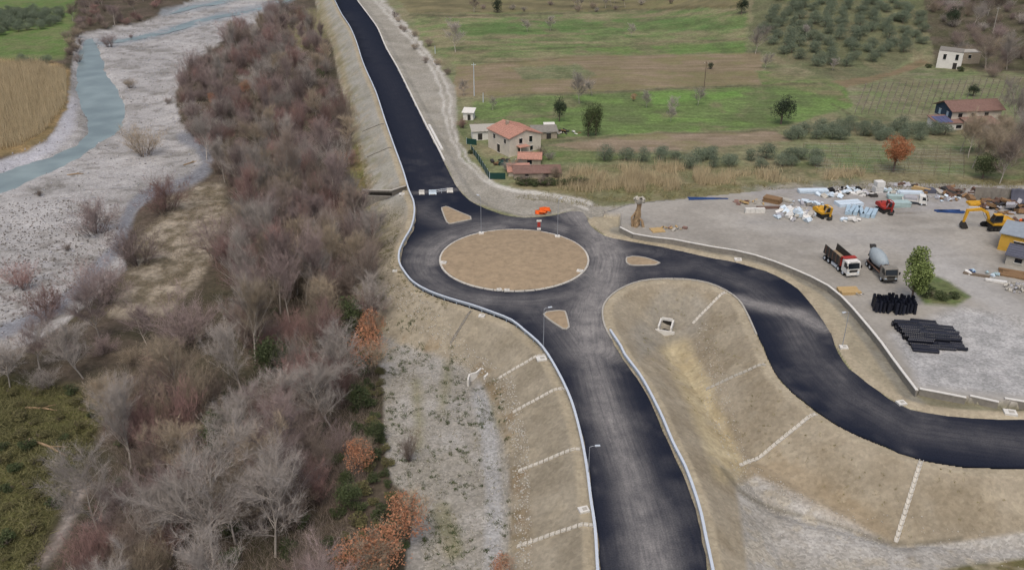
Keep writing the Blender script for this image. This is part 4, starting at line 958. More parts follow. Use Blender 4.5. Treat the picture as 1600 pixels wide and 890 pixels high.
# named trees and shrubs, by the pixel where they stand: (base px, proto, index, scale, tone, label)
SOLO = [((335, 880), 'round', 0, 1.5, 'grey', 'big pale grey bare tree with visible forked trunk, bottom left of centre', 'bark_pale'), ((430, 870), 'round', 1, 1.25, 'grey', 'pale bare tree right of the biggest one at the bottom', 'bark_pale'),
        ((205, 730), 'tall', 1, 1.0, 'grey', 'slim bare tree with a white trunk beside the mossy clearing', 'bark_pale'), ((380, 620), 'tall', 2, .95, 'grey', 'slim pale bare tree in the middle of the wood above the dark ivy', 'bark_pale'),
        ((150, 366), 'shrub', 0, 2.0, 'mauve', 'round bare shrub alone on the gravel, middle of the riverbed', None), ((225, 244), 'shrub', 1, 2.0, 'tan', 'round brownish shrub on the gravel beside the river bend', None),
        ((35, 450), 'shrub', 2, 1.3, 'red', 'small reddish shrub on the gravel near the left edge', None), ((70, 496), 'shrub', 3, 1.5, 'red', 'reddish shrub on the gravel by the grey dry channel', None),
        ((215, 414), 'shrub', 0, 2.1, 'mauve', 'dark purplish shrub where the gravel meets the scrub', None), ((165, 474), 'shrub', 1, 2.0, 'mauve', 'purplish shrub on the bank beside the dry channel', None),
        ((258, 332), 'shrub', 0, 2.1, 'red', 'tall reddish shrub beside the dry channel', None), ((350, 408), 'shrub', 2, 2.3, 'mauve', 'large rounded purplish shrub at the edge of the scrub clearing', None),
        ((290, 538), 'shrub', 3, 2.2, 'mauve', 'bluish-grey rounded shrub below the scrub clearing', None), ((360, 68), 'shrub', 1, 2.2, 'mauve', 'feathery shrub sticking out at the tip of the far thicket', None),
        ((105, 392), 'shrub', 2, .4, 'brown', 'tiny low shrub on the gravel', None), ((62, 306), 'shrub', 0, .4, 'brown', 'tiny dark shrub near the water on the gravel', None), ((205, 138), 'shrub', 3, .9, 'tan', 'tiny pale shrub on the far gravel bank', None), ((263, 162), 'shrub', 1, .5, 'brown', 'small dark shrub on gravel left of the far thicket', None),
        ((172, 74), 'shrub', 2, 1.4, 'mauve', 'low purplish shrub at the stream fork', None), ((205, 60), 'shrub', 0, .5, 'mauve', 'tiny purplish shrub right of the stream fork', None),
        ((640, 720), 'wand', 1, .55, 'brown', 'thin leafless sapling alone on the gravel flat', 'bark_dark')]
for (px, py), kd, i, s, tn, lb, bk in SOLO:
    mt_ = {'crown': 'twig_'+tn}
    if bk: mt_['trunk'] = bk
    nm = 'bare_tree' if kd in ('tall', 'round') else 'bare_shrub'
    place(nm, lb, 'tree' if nm == 'bare_tree' else 'shrub', None, PROTO[kd][i], G(px, py), s, None, mt_)
sc_kind([(125, 62), (110, 40), (120, 0), (180, -30), (260, -20), (250, 14), (215, 36), (165, 46)], 4.8, 60, 6, ['round', 'shrub', 'shrub'], ['mauve', 'red', 'brown'], 'bare {t} tree on the far river bank', 'bare_tree', 'tree', 'bare trees on the far river bank', .7, 1.0)
sc_kind([(112, 100), (100, 60), (118, 50), (128, 70), (118, 110)], 4.5, 10, 7, ['shrub'], ['tan', 'brown'], 'brownish bush between the far meadow and the river', 'bare_shrub', 'shrub', 'bushes along the far bank', .6, 1)
# hedges and bare trees round the fields (far)
sc_kind([(1440, 20), (1470, -10), (1640, -10), (1640, 110), (1530, 100), (1500, 70), (1470, 64)], 4.6, 160, 8, ['shrub', 'shrub', 'round', 'shrub'], ['brown', 'mauve', 'tan', 'grey'], 'bare {t} tree on the wooded slope in the far right corner', 'bare_tree', 'tree', 'bare trees on the far right slope', .75, 1.15, G(1550, 60).z)
sc_kind([(640, 14), (720, 14), (900, 8), (1000, 6), (1010, 18), (840, 24), (650, 24)], 6, 16, 9, ['round', 'shrub'], ['grey', 'mauve', 'brown'], 'grey bare tree in the hedge at the top of the fields', 'bare_tree', 'tree', 'hedge trees at the top of the fields', .55, .8, 0)
sc_kind([(1030, 10), (1170, 4), (1170, 14), (1040, 22)], 6, 8, 91, ['round', 'shrub'], ['brown', 'mauve'], 'brown bare tree in the hedge left of the olive grove', 'bare_tree', 'tree', 'hedge trees left of the olive grove', .5, .7, 0)
sc_kind([(1495, 235), (1540, 205), (1640, 180), (1640, 285), (1560, 285), (1500, 262)], 5, 34, 10, ['round'], ['grey', 'grey', 'brown', 'tan'], '{t} bare tree in the copse below the blue-gabled house', 'bare_tree', 'tree', 'bare copse at the right edge', .75, 1.1, 1)
sc_kind([(612, 20), (655, 50), (700, 110), (712, 135), (700, 140), (640, 66), (606, 26)], 6, 10, 11, ['shrub'], ['brown', 'tan'], 'brown bush along the outer edge of the dirt track', 'bare_shrub', 'shrub', 'bushes along the dirt track', .5, .8, 0)
FT = [((712, 82), 1.1), ((725, 150), .45), ((860, 48), .6), ((905, 162), .85), ((1010, 168), .45), ((1180, 84), 1.0), ((1195, 108), .55), ((1090, 165), .5), ((1052, 178), .45), ((824, 50), .5), ((1260, 60), .5), ((925, 150), .5), ((1300, 110), .4), ((1048, 190), .4), ((986, 58), .5), ((770, 172), .35)]
for i, ((px, py), s) in enumerate(FT):
    place('orchard_tree', 'faint grey leafless fruit tree standing in the fields', 'tree', 'bare fruit trees in the fields', random.choice(PROTO['round']), G(px, py), s, None, {'crown': 'twig_grey'})
for i, ((px, py), s, tn, lb) in enumerate((((722, 200), .75, 'red', 'dark red shrub beside the little white hut'), ((745, 205), .6, 'brown', 'brown shrub right of the little white hut'), ((795, 268), .7, 'grey', 'grey bare shrub in the house garden'), ((812, 262), .6, 'grey', 'grey bare shrub between house and barn'), ((870, 278), .7, 'tan', 'tan shrub at the right end of the barn'), ((846, 244), .6, 'brown', 'brown shrub at the house corner'), ((860, 250), .55, 'grey', 'grey shrub right behind the barn'), ((820, 288), .6, 'brown', 'brown hedge shrub in front of the barn'), ((850, 290), .7, 'brown', 'second brown hedge shrub in front of the barn'))):
    place('bare_shrub', lb, 'shrub', None, PROTO['shrub'][i % 4], G(px, py), s, None, {'crown': 'twig_'+tn})
# leafy kinds
OAK = []
for i in range(3):
    tr_, tw_ = bare_tree_meshes(90+i, 5.6, 1.0, 12, 900, .5, 1, .014, 'twig_tan', 'bark_dark', .9)
    OAK.append((tr_, leaf_crown(200+i, 2.7, 2.7, 3.6, 1700, .115, 'leaf_orange', lobes=30), tw_))
for (px, py), s, lb in (((550, 330), .95, 'rusty leaved tree at the wood edge beside the dark channel'),
                        ((575, 590), 1.2, 'tall rusty orange tree at the wood edge left of the gravel flat'), ((582, 545), 1.0, 'rusty tree just behind the tall orange one at the wood edge'), ((566, 740), .95, 'small rusty tree at the wood edge halfway down'), ((640, 850), 1.25, 'thin rusty tree standing on the gravel at the bottom'), ((595, 905), 1.3, 'rusty orange tree cut by the bottom edge'), ((560, 915), 1.1, 'second rusty tree at the bottom edge of the wood'),
                        ((990, 158), .42, 'little rust-coloured tree in the green field'), ((785, 905), .6, 'small orange bush at the bottom of the gravel flat'), ((528, 270), 1.0, 'rusty brown tree in the far wood next to the slope'), ((385, 150), .95, 'rusty shrub among the far purple thicket'), ((335, 165), .8, 'rust-red shrub at the left rim of the far thicket')):
    sparse = {'crown': 'leaf_orange'}
    place('rusty_tree', lb, 'tree', None, random.choice(OAK), G(px, py), s, None, None, 1.25 if 'tall' in lb else 1, ('trunk', 'crown', 'twigs'))
mat('leaf_rust', (156, 104, 72), .85, .25, .8)
place('rusty_tree', 'rusty orange round tree alone at the vineyard corner behind the yard', 'tree', None, (trunk_mesh(95, 5.5, .2, 7), leaf_crown(230, 3.4, 3.1, 5.0, 4200, .15, 'leaf_rust', lobes=30)), G(1395, 268), 1.12)
EVG = [(trunk_mesh(40+i, 5, .15, 5), leaf_crown(240+i, 2.5, 3.0, 3.4, 2600, .14, 'leaf_dark', lobes=24)) for i in range(3)]
for (px, py), s, zz, lb in (((874, 190), .9, 1.35, 'dark green conical evergreen beside the house garden'), ((919, 213), .95, 1.55, 'left of two ivy-clad dark trees in the field'), ((931, 212), .85, 1.75, 'right of two ivy-clad dark trees in the field'), ((1220, 194), 1.5, .9, 'dark rounded evergreen at the end of the olive hedge'), ((777, 20), 1.3, .9, 'dark evergreen at the top of the fields'),
                        ((1487, 42), 1.3, 1.0, 'green conifer on the slope above the ruined house'), ((1158, 22), 1.3, .9, 'dark evergreen left of the olive grove'), ((548, 522), 1.15, 1, 'dark green ivy bush at the wood edge'), ((428, 585), 1.3, .9, 'dark green ivy bush deep in the wood'), ((350, 700), 1.2, .8, 'dark ivy mass under the big bare trees'), ((500, 130), 1.0, .9, 'dark green bush in the far wood by the slope'),
                        ((1535, 280), 1.2, .9, 'dark ivy bush at the foot of the right copse'), ((1520, 150), .9, .7, 'dark shrub behind the red-roofed house on the right'), ((1110, 108), .5, .8, 'small dark bush in the ploughed field'), ((585, 690), .75, .8, 'dark green bramble bush at the edge of the gravel flat'), ((565, 640), .8, .9, 'dark green holly bush in the wood edge'), ((545, 790), .8, .8, 'dark green bush near the bottom of the wood edge')):
    place('evergreen_tree' if s > .85 and zz > .85 else 'evergreen_bush', lb, 'tree' if zz > .85 else 'bush', None, random.choice(EVG), G(px, py), s, None, {'crown': 'leaf_ivy'} if 'ivy' in lb or 'bramble' in lb or 'holly' in lb or 'wood' in lb else None, zz)
OLV = [(trunk_mesh(60+i, 3, .16, 5, .8), leaf_crown(280+i, 3.3, 2.5, 2.5, 3000, .12, 'leaf_olive', lobes=22)) for i in range(4)]
def grid_pts(poly, sp_, seed, dsp=1.2):
    """planted rows: jittered grid kept where it falls inside the traced outline"""
    corners = np.array([G(x, max(y, -30))[:2] for x, y in poly]); x0, y0 = corners.min(0)-10; x1, y1 = corners.max(0)+10; nr = np.random.default_rng(seed)
    gx_, gy_ = np.meshgrid(np.arange(x0, x1, sp_), np.arange(y0, y1, sp_*dsp)); gx_ = (gx_+(np.arange(gx_.shape[0]) % 2)[:, None]*sp_*.5).ravel(); gy_ = gy_.ravel()
    gx_ = gx_+nr.normal(0, sp_*.17, gx_.size); gy_ = gy_+nr.normal(0, sp_*.2, gy_.size); zz = HA(gx_, gy_); qx, qy = proj(gx_, gy_, zz); k = inpoly(qx, qy, poly)
    return list(zip(gx_[k], gy_[k]))
def olives(poly, sp_, cap, seed, label, group, z, smin=.9, smax=1.2):
    cz = G(float(np.mean([p[0] for p in poly])), float(np.mean([p[1] for p in poly]))).z; big = PA(poly, cz); c0 = big.mean(0)
    pts_ = grid_pts(poly, sp_, seed)[:cap]
    zs = HA(np.array([p[0] for p in pts_]), np.array([p[1] for p in pts_])); rd = random.Random(seed)
    for (x, y), zz in zip(pts_, zs): place('olive_tree', label, 'tree', group, rd.choice(OLV), (x, y, float(zz)), rd.uniform(smin, smax), rd.uniform(0, 6.28), None, rd.uniform(.75, .95))
olives([(1205, 72), (1185, 60), (1195, 30), (1225, -10), (1250, -28), (1400, -28), (1425, 15), (1455, 50), (1455, 70), (1390, 92), (1330, 108), (1270, 108), (1235, 92)], 6.5, 280, 20, 'grey-green olive tree in the big hillside grove', 'olive trees of the hillside grove', 16, .88, 1.12)
olives([(-40, 60), (-40, -30), (95, -30), (108, 20), (85, 42), (30, 52)], 5.8, 70, 21, 'grey-green olive tree in the small grove in the far left corner', 'olive trees of the left grove', -4.5, .9, 1.2)
olives([(1225, 208), (1330, 196), (1460, 200), (1490, 214), (1440, 222), (1340, 218), (1240, 224)], 3.9, 46, 22, 'grey-green olive tree in the hedge row before the vineyard', 'olive trees of the hedge row', 0.6, .65, .95)
olives([(940, 250), (1050, 240), (1200, 244), (1300, 250), (1290, 262), (1100, 262), (960, 262)], 4.4, 34, 23, 'olive bush rising behind the tan reeds', 'olive bushes behind the reeds', .6, .6, .95)
olives([(20, 96), (80, 96), (80, 100), (30, 100)], 5, 3, 24, 'olive bush at the top of the reed bed', 'olive bushes at the reed bed', -4.5, .7, .9)
FR = [(trunk_mesh(80, 6, .17, 7), leaf_crown(300, 3.2, 4.7, 5.6, 6000, .19, 'leaf_fresh', lobes=13))]
place('broadleaf_tree', 'fresh green broadleaf tree in the yard beside the trucks', 'tree', None, FR[0], G(1424, 472), 1.0)
BSH = [(trunk_mesh(90+i, 1.6, .06, 4, .9, 'bark_dark', 3), leaf_crown(310+i, 1.5, .9, .8, 900, .12, 'leaf_ivy', lobes=10)) for i in range(2)]
for (px, py), s, lb in (((1448, 462), 1.2, 'low green bush at the foot of the yard tree'), ((1470, 468), 1.0, 'low green bush in the middle of the yard grass patch'), ((1490, 466), .8, 'low green bush at the right tip of the yard grass patch'), ((735, 240), .7, 'small green bush by the garden fence')):
    place('green_bush', lb, 'bush', None, random.choice(BSH), G(px, py), s)
for i, (px, py) in enumerate(((815, 288), (826, 290), (838, 290), (850, 290), (862, 289), (874, 289), (886, 288), (898, 288), (910, 288))):
    place('hedge_bush', 'dark green hedge bush in front of the tumbledown barn', 'bush', 'hedge before the barn', random.choice(BSH), G(px, py), random.uniform(.9, 1.2))
for (px, py), s, lb in (((1450, 106), 1.0, 'green bush left of the white ruin'), ((1500, 112), 1.1, 'green bush before the crumbling annexe'), ((1290, 206), .8, 'yellowish bush in the olive hedge'), ((1355, 212), .9, 'second yellowish bush in the olive hedge'), ((1405, 205), .8, 'third yellowish bush in the olive hedge')):
    place('green_bush', lb, 'bush', None, random.choice(BSH), G(px, py), s, None, {'crown': 'leaf_moss' if 'yellow' in lb else 'leaf_ivy'})
sc_kind_pts = scatter([(-40, 600), (120, 610), (160, 650), (120, 730), (80, 810), (40, 960), (-40, 960)], -4.8, 2.6, 70, 30)
zs = HA(np.array([p[0] for p in sc_kind_pts]), np.array([p[1] for p in sc_kind_pts]))
for (x, y), zz in zip(sc_kind_pts, zs): place('bramble_bush', 'mossy green bramble in the clearing at the lower left', 'bush', 'brambles of the lower left clearing', random.choice(BSH), (x, y, float(zz)), random.uniform(.4, .95), None, {'crown': random.choice(('leaf_moss', 'leaf_moss', 'leaf_ivy'))})
pts_ = scatter([(570, 500), (596, 480), (598, 620), (602, 700), (612, 760), (640, 800), (620, 900), (550, 960), (520, 900), (560, 780), (575, 700), (570, 600)], -4.8, 1.9, 90, 33)
zs = HA(np.array([p[0] for p in pts_]), np.array([p[1] for p in pts_]))
for (x, y), zz in zip(pts_, zs):
    tn = random.choice(('leaf_moss', 'leaf_ivy', 'leaf_moss')); place('bramble_bush', '%s bramble along the wood edge beside the gravel flat' % ('yellowish' if tn == 'leaf_moss' else 'dark green'), 'bush', 'brambles along the wood edge', random.choice(BSH), (x, y, float(zz)), random.uniform(.5, 1.0), None, {'crown': tn})
pts_ = scatter(WOOD_NEAR, -4.8, 4.2, 60, 31)+scatter(WOOD_MID, -4.8, 7, 25, 32)
zs = HA(np.array([p[0] for p in pts_]), np.array([p[1] for p in pts_]))
for (x, y), zz in zip(pts_, zs): place('ivy_bush', 'dark green undergrowth bush beneath the bare trees', 'bush', 'undergrowth bushes of the wood', random.choice(BSH), (x, y, float(zz)), random.uniform(.6, 1.2))
# ------------------------------------------------------------------ uncountable cover: undergrowth, reeds, weeds, stones
def rand_in(poly_px, z, n, seed):
    nr = np.random.default_rng(seed); pw = PA(poly_px, z); x0, y0 = pw.min(0); x1, y1 = pw.max(0); out = []
    while sum(map(len, out)) < n:
        q = nr.uniform((x0, y0), (x1, y1), (n*2, 2)); out.append(q[inpoly(q[:, 0], q[:, 1], list(map(tuple, pw)))])
    return np.concatenate(out)[:n]
def blades(name, label, cat, polys, z, n, hmin, hmax, wd, lean, mt_, seed, clump=0):
    nr = np.random.default_rng(seed); q = np.concatenate([rand_in(p, z, int(n*f), seed+i) for i, (p, f) in enumerate(polys)])
    if clump: q = q+nr.normal(size=q.shape)*.1; q = q[fbm(q[:, 0]/clump, q[:, 1]/clump, seed) > .47]
    zz = HA(q[:, 0], q[:, 1]); B = np.column_stack([q, zz-.05]); N = len(q)
    L = nr.uniform(hmin, hmax, N)*(.6+.8*fbm(q[:, 0]/4, q[:, 1]/4, seed+3)); T = B+np.column_stack([nr.normal(size=(N, 2))*lean*L[:, None], L])
    me = twig_mesh(name, B, T, nr.uniform(.7, 1.3, N)*wd, mt_)
    return tag(obj(name, me), label, cat, None, 'stuff')
blades('undergrowth', 'brown twiggy undergrowth filling the riverside wood', 'undergrowth', [(WOOD_FAR, .35), (WOOD_MID, .3), (WOOD_NEAR, .35)], -4.8, 60000, .4, 2.0, .02, .4, 'twig_brown', 400)
blades('dry_scrub', 'dry pale scrub tufts on the clearing beside the riverbed', 'scrub', [([(240, 290), (345, 286), (356, 330), (335, 400), (312, 440), (270, 485), (230, 505), (165, 490), (200, 425), (212, 380), (258, 330)], 1)], -5, 9000, .2, .7, .035, .7, 'twig_tan', 401, 2)
REED1 = [(-50, 104), (60, 100), (104, 116), (104, 160), (70, 205), (30, 228), (-50, 246)]
blades('reed_bed', 'dense tan reed bed left of the river', 'reeds', [(REED1, 1)], -4.6, 26000, 2.0, 4.2, .05, .14, 'reed', 402)
REED2 = [(872, 288), (880, 268), (1000, 262), (1100, 264), (1150, 270), (1150, 292), (1040, 298), (940, 296)]
blades('reed_bed', 'tall tan reeds between the house ruins and the yard', 'reeds', [(REED2, 1)], .4, 11000, 1.0, 3.4, .045, .2, 'reed', 403, 4)
blades('reed_bed', 'sparse tan reeds behind the material heaps', 'reeds', [([(1150, 272), (1350, 268), (1350, 282), (1150, 290)], 1)], .4, 3500, .8, 2.6, .045, .25, 'reed', 404, 5)
blades('dry_grass', 'dry grass along the back of the yard', 'grass', [([(800, 300), (870, 288), (1180, 288), (1180, 300), (1000, 318), (900, 312)], .5), ([(1180, 286), (1600, 280), (1600, 300), (1200, 300)], .5)], .5, 14000, .2, .7, .04, .5, 'grass_dry', 405, 2.5)
blades('weeds', 'olive-brown weeds dotted over the gravel flat', 'weeds', [([(600, 500), (700, 545), (780, 610), (800, 680), (800, 900), (660, 900), (650, 790), (605, 740), (598, 620)], 1)], -4.7, 5000, .1, .4, .035, .8, 'leaf_moss', 406, 1.6)
blades('bramble_cover', 'mossy creeping cover in the lower left clearing', 'ground cover', [([(-40, 595), (130, 605), (165, 645), (125, 725), (85, 805), (45, 960), (-40, 960)], 1)], -4.8, 16000, .15, .7, .05, .9, 'leaf_moss', 407)
blades('slope_grass', 'thin green tufts on the upper left slope', 'grass', [([(560, 260), (600, 320), (640, 330), (620, 400), (615, 470), (590, 470), (585, 350)], .6), ([(545, 220), (560, 215), (590, 290), (560, 296)], .4)], -3, 7000, .1, .4, .04, .8, 'leaf_moss', 408, 1.5)
def tufts(name, label, poly, z, n, per, rad, h, wd, mt_, seed):
    nr = np.random.default_rng(seed); c = rand_in(poly, z, n, seed); c = c[fbm(c[:, 0]/3, c[:, 1]/3, seed) > .44]; r = nr.uniform(.4, 1.2, len(c))*rad
    q = np.repeat(c, per, 0)+nr.normal(size=(len(c)*per, 2))*np.repeat(r, per)[:, None]*.5; N = len(q); B = np.column_stack([q, HA(q[:, 0], q[:, 1])-.03])
    T = B+np.column_stack([nr.normal(size=(N, 2))*.5*h, nr.uniform(.4, 1.2, N)*h]); return tag(obj(name, twig_mesh(name, B, T, nr.uniform(.7, 1.3, N)*wd, mt_)), label, 'weeds', None, 'stuff')
FLATP = [(605, 500), (700, 545), (780, 610), (795, 680), (795, 900), (660, 900), (650, 790), (605, 740), (600, 620)]
tufts('weeds', 'dark weed tufts dotted over the gravel flat', FLATP, -4.7, 520, 26, .55, .32, .035, 'leaf_ivy', 420)
tufts('weeds', 'dry weed tufts on the slopes round the junction', [(1000, 470), (1130, 470), (1190, 580), (1320, 690), (1500, 745), (1580, 800), (1400, 830), (1200, 720), (1090, 640), (1010, 560)], -2.5, 260, 16, .35, .22, .03, 'grass_dry', 421)
tufts('weeds', 'green tufts on the slope left of the roundabout', [(590, 330), (640, 345), (615, 400), (618, 430), (700, 480), (700, 530), (620, 490), (590, 440)], -2.5, 260, 18, .4, .25, .03, 'leaf_moss', 422)
def stones(name, label, polys, z, n, smin, smax, mt_, seed):
    nr = np.random.default_rng(seed); q = np.concatenate([rand_in(p, z, int(n*f), seed+i) for i, (p, f) in enumerate(polys)]); N = len(q)
    oc = np.array([(1, 0, 0), (-1, 0, 0), (0, 1, 0), (0, -1, 0), (0, 0, 1), (0, 0, -1.)]); fc = np.array([(0, 2, 4), (2, 1, 4), (1, 3, 4), (3, 0, 4), (2, 0, 5), (1, 2, 5), (3, 1, 5), (0, 3, 5)])
    s = nr.uniform(smin, smax, N)**1.0*nr.uniform(.5, 1, N)
    V = oc[None]*(s[:, None]*nr.uniform(.6, 1.2, (N, 3)))[:, None, :]
    V = V+nr.normal(size=V.shape)*s[:, None, None]*.15+np.column_stack([q, HA(q[:, 0], q[:, 1])+s*.2])[:, None, :]
    F = fc[None]+np.arange(N)[:, None, None]*6
    return tag(obj(name, np_mesh(name, V.reshape(-1, 3), F.reshape(-1, 3), mt_)), label, 'stones', None, 'stuff')
stones('stones', 'pale stones along the foot of the left embankment', [([(770, 600), (800, 600), (826, 700), (832, 900), (806, 900), (800, 700)], .6), ([(600, 470), (640, 480), (780, 590), (740, 590), (620, 500)], .4)], -4.5, 1500, .06, .2, 'stone', 500)
stones('stones', 'pale stones strewn in the hollow between the arms', [([(1085, 520), (1110, 520), (1130, 600), (1170, 720), (1300, 800), (1400, 850), (1380, 856), (1260, 815), (1160, 770), (1100, 640)], .8), ([(1150, 760), (1600, 850), (1600, 890), (1180, 890)], .2)], -4.4, 1100, .05, .16, 'stone', 501)
stones('stones', 'cobbles strewn over the riverbed', [(BED_PX[:-1]+[(0, 540)], 1)], -5.7, 5000, .08, .4, 'rubble_grey', 502)
mat('stone_dark', (112, 108, 103), .95, .25, 3)
stones('stones', 'dark cobbles strewn over the riverbed', [(BED_PX[:-1]+[(0, 540)], .5), ([(0, 320), (100, 310), (190, 330), (180, 380), (100, 470), (0, 510)], .5)], -5.7, 3600, .08, .34, 'stone_dark', 505)
stones('stones', 'stones scattered over the gravel flat', [([(600, 500), (700, 545), (780, 610), (800, 680), (800, 900), (660, 900), (650, 790), (605, 740), (598, 620)], 1)], -4.7, 900, .05, .18, 'stone', 503)
for (px, py), lb, L, rz in (((118, 273), 'pair of driftwood logs on the gravel beside the river', 4, .3), ((300, 255), 'driftwood log by the dry channel', 5, .9), ((75, 700), 'fallen pale trunk in the lower left clearing', 8, -.5), ((65, 640), 'short pale log above the lower left clearing', 5, -.15)):
    p = G(px, py); t = thing('driftwood_log', lb, 'log', p, rz)
    MB().tube([(-L/2, 0, .12), (0, .2, .2), (L/2, 0, .15)], [.18, .16, .08], 7).build('log_stem', 'log_wood', t)
    MB().tube([(0, .2, .2), (L*.2, .9, .3), (L*.3, 1.3, .2)], [.1, .07, .03], 5).build('branch_stub', 'log_wood', t)
# ------------------------------------------------------------------ vehicles and plant (local +X forward)
def wheel_mesh(r, w_):
    return (MB().cyl((0, -w_/2, 0), (0, w_/2, 0), r, r, 16).mesh('tyre', 'black_rubber', False), MB().cyl((0, -w_/2-.02, 0), (0, w_/2+.02, 0), r*.55, r*.5, 12).mesh('rim', 'galv_pale'))
def wheels(t, xs_, half, r, w_):
    ty, ri = wheel_mesh(r, w_)
    for x in xs_:
        for s in (-1, 1):
            o = obj('wheel', ty, t); o.location = (x, s*half, r); obj('rim', ri, o)
def cab(t, x0, wdt, z0, h, L, body):
    c = MB(); hw = wdt/2
    prof = [(x0-L, z0), (x0, z0), (x0+.08, z0+h*.42), (x0-.22, z0+h*.95), (x0-.4, z0+h), (x0-L, z0+h)]
    o = c.prism(prof, -hw, hw).build('cab', body, t)
    m = MB(); a_ = Vector((x0+.085, 0, z0+h*.46)); b2 = Vector((x0-.2, 0, z0+h*.9)); nrm = Vector((.05, 0, .02)); n0 = len(m.v)
    for p, sgn in ((a_, -1), (a_, 1), (b2, 1), (b2, -1)): m.v.append((p.x+.03, sgn*hw*.88, p.z+.01))
    for p, sgn in ((a_, -1), (a_, 1), (b2, 1), (b2, -1)): m.v.append((p.x-.05, sgn*hw*.88, p.z))
    m.f += [(0, 1, 2, 3), (4, 7, 6, 5), (0, 4, 5, 1), (1, 5, 6, 2), (2, 6, 7, 3), (3, 7, 4, 0)]
    m.build('windscreen', 'glass_dark', o)
    for s in (-1, 1):
        MB().prism([(x0-L*.62, z0+h*.46), (x0-.12, z0+h*.46), (x0-.34, z0+h*.88), (x0-L*.62, z0+h*.88)], s*(hw-.01), s*(hw+.02)).build('side_window', 'glass_dark', o)
        MB().box((x0+.12, s*(hw+.14), z0+h*.62), (.12, .22, .5)).build('mirror', 'steel_dark', o)
        MB().box((x0+.06, s*hw*.74, z0+h*.1), (.1, .38, .16)).build('headlight', 'pale_sheet', o)
    MB().box((x0+.05, 0, z0+h*.25), (.09, wdt*.62, h*.2)).build('grille', 'steel_dark', o)
    MB().box((x0+.06, 0, z0-.12), (.2, wdt*.98, .3)).build('bumper', 'white_paint' if body == 'white_paint' else 'steel_dark', o)
    return o
def dump_truck(label, loc, rz):
    t = thing('dump_truck', label, 'truck', loc, rz)
    MB().box((-.2, 0, .92), (8.2, .9, .3)).build('chassis', 'steel_dark', t)
    wheels(t, (3.0, 1.35, -2.1, -3.45), 1.02, .52, .38)
    cab(t, 4.25, 2.45, .75, 2.15, 1.85, 'white_paint')
    MB().box((4.0, 0, 2.97), (.3, 1.5, .14)).build('roof_beacon', 'white_paint', t)
    b = MB().box((-1.2, 0, 1.36), (5.8, 2.2, .14)).build('tipper_floor', 'rust', t)
    for s in (-1, 1):
        MB().prism([(-4.2, 1.25), (1.75, 1.25), (1.75, 2.85), (-3.9, 3.05)], s*1.14, s*1.22).build('tipper_side', 'steel_dark', t)
        for k in range(5): MB().box((-3.4+k*1.2, s*1.25, 2.1), (.12, .08, 1.6)).build('side_rib', 'rust', t)
        MB().box((-.2, s*1.0, .62), (1.9, .3, .5)).build('fuel_tank', 'galv_pale', t)
    MB().box((1.82, 0, 2.2), (.1, 2.5, 1.9)).build('headboard', 'red_paint', t); MB().box((2.3, 0, 3.1), (1.0, 2.5, .1)).build('canopy', 'red_paint', t)
    MB().box((-1.2, 0, 1.6), (5.2, 2.1, .35)).build('load', 'island_soil', t)
    return t
def mixer_truck(label, loc, rz):
    t = thing('mixer_truck', label, 'truck', loc, rz)
    MB().box((-.2, 0, .92), (8.0, .9, .3)).build('chassis', 'steel_dark', t)
    wheels(t, (3.0, -1.7, -3.05), 1.0, .5, .36)
    cab(t, 4.1, 2.4, .75, 2.0, 1.8, 'concrete_old')
    m = MB(); prof = [(-4.1, 2.9, .5), (-3.6, 2.8, .85), (-2.4, 2.6, 1.25), (-1.0, 2.4, 1.3), (.6, 2.2, 1.0), (1.5, 2.05, .6)]; n = 16
    for (x, z, r) in prof:
        for k in range(n): a_ = 2*math.pi*k/n; m.v.append((x+.25*r*math.cos(a_), r*math.sin(a_), z+r*math.cos(a_)))
    for i in range(len(prof)-1):
        for k in range(n): m.f.append((i*n+k, i*n+(k+1) % n, (i+1)*n+(k+1) % n, (i+1)*n+k))
    m.f.append(tuple(range(n))); m.f.append(tuple(range(len(prof)*n-1, (len(prof)-1)*n-1, -1))); m.build('drum', 'grey_drum', t, True)
    MB().box((1.5, 0, 1.7), (.5, 1.6, 1.3)).build('drum_mount', 'rust', t); MB().box((-3.2, 0, 1.7), (.5, 1.5, 1.4)).build('rear_mount', 'steel_dark', t)
    MB().prism([(-4.4, 3.2), (-3.9, 3.2), (-4.1, 3.75), (-4.7, 3.75)], -.5, .5).build('hopper', 'steel_dark', t)
    MB().tube([(-4.3, 0, 2.4), (-5.0, .1, 1.7), (-5.4, .15, 1.2)], [.28, .24, .2], 8).build('delivery_chute', 'steel_dark', t)
    for s in (-1, 1): MB().box((-.5, s*1.05, 1.15), (6, .25, .12)).build('side_rail', 'rust', t)
    return t
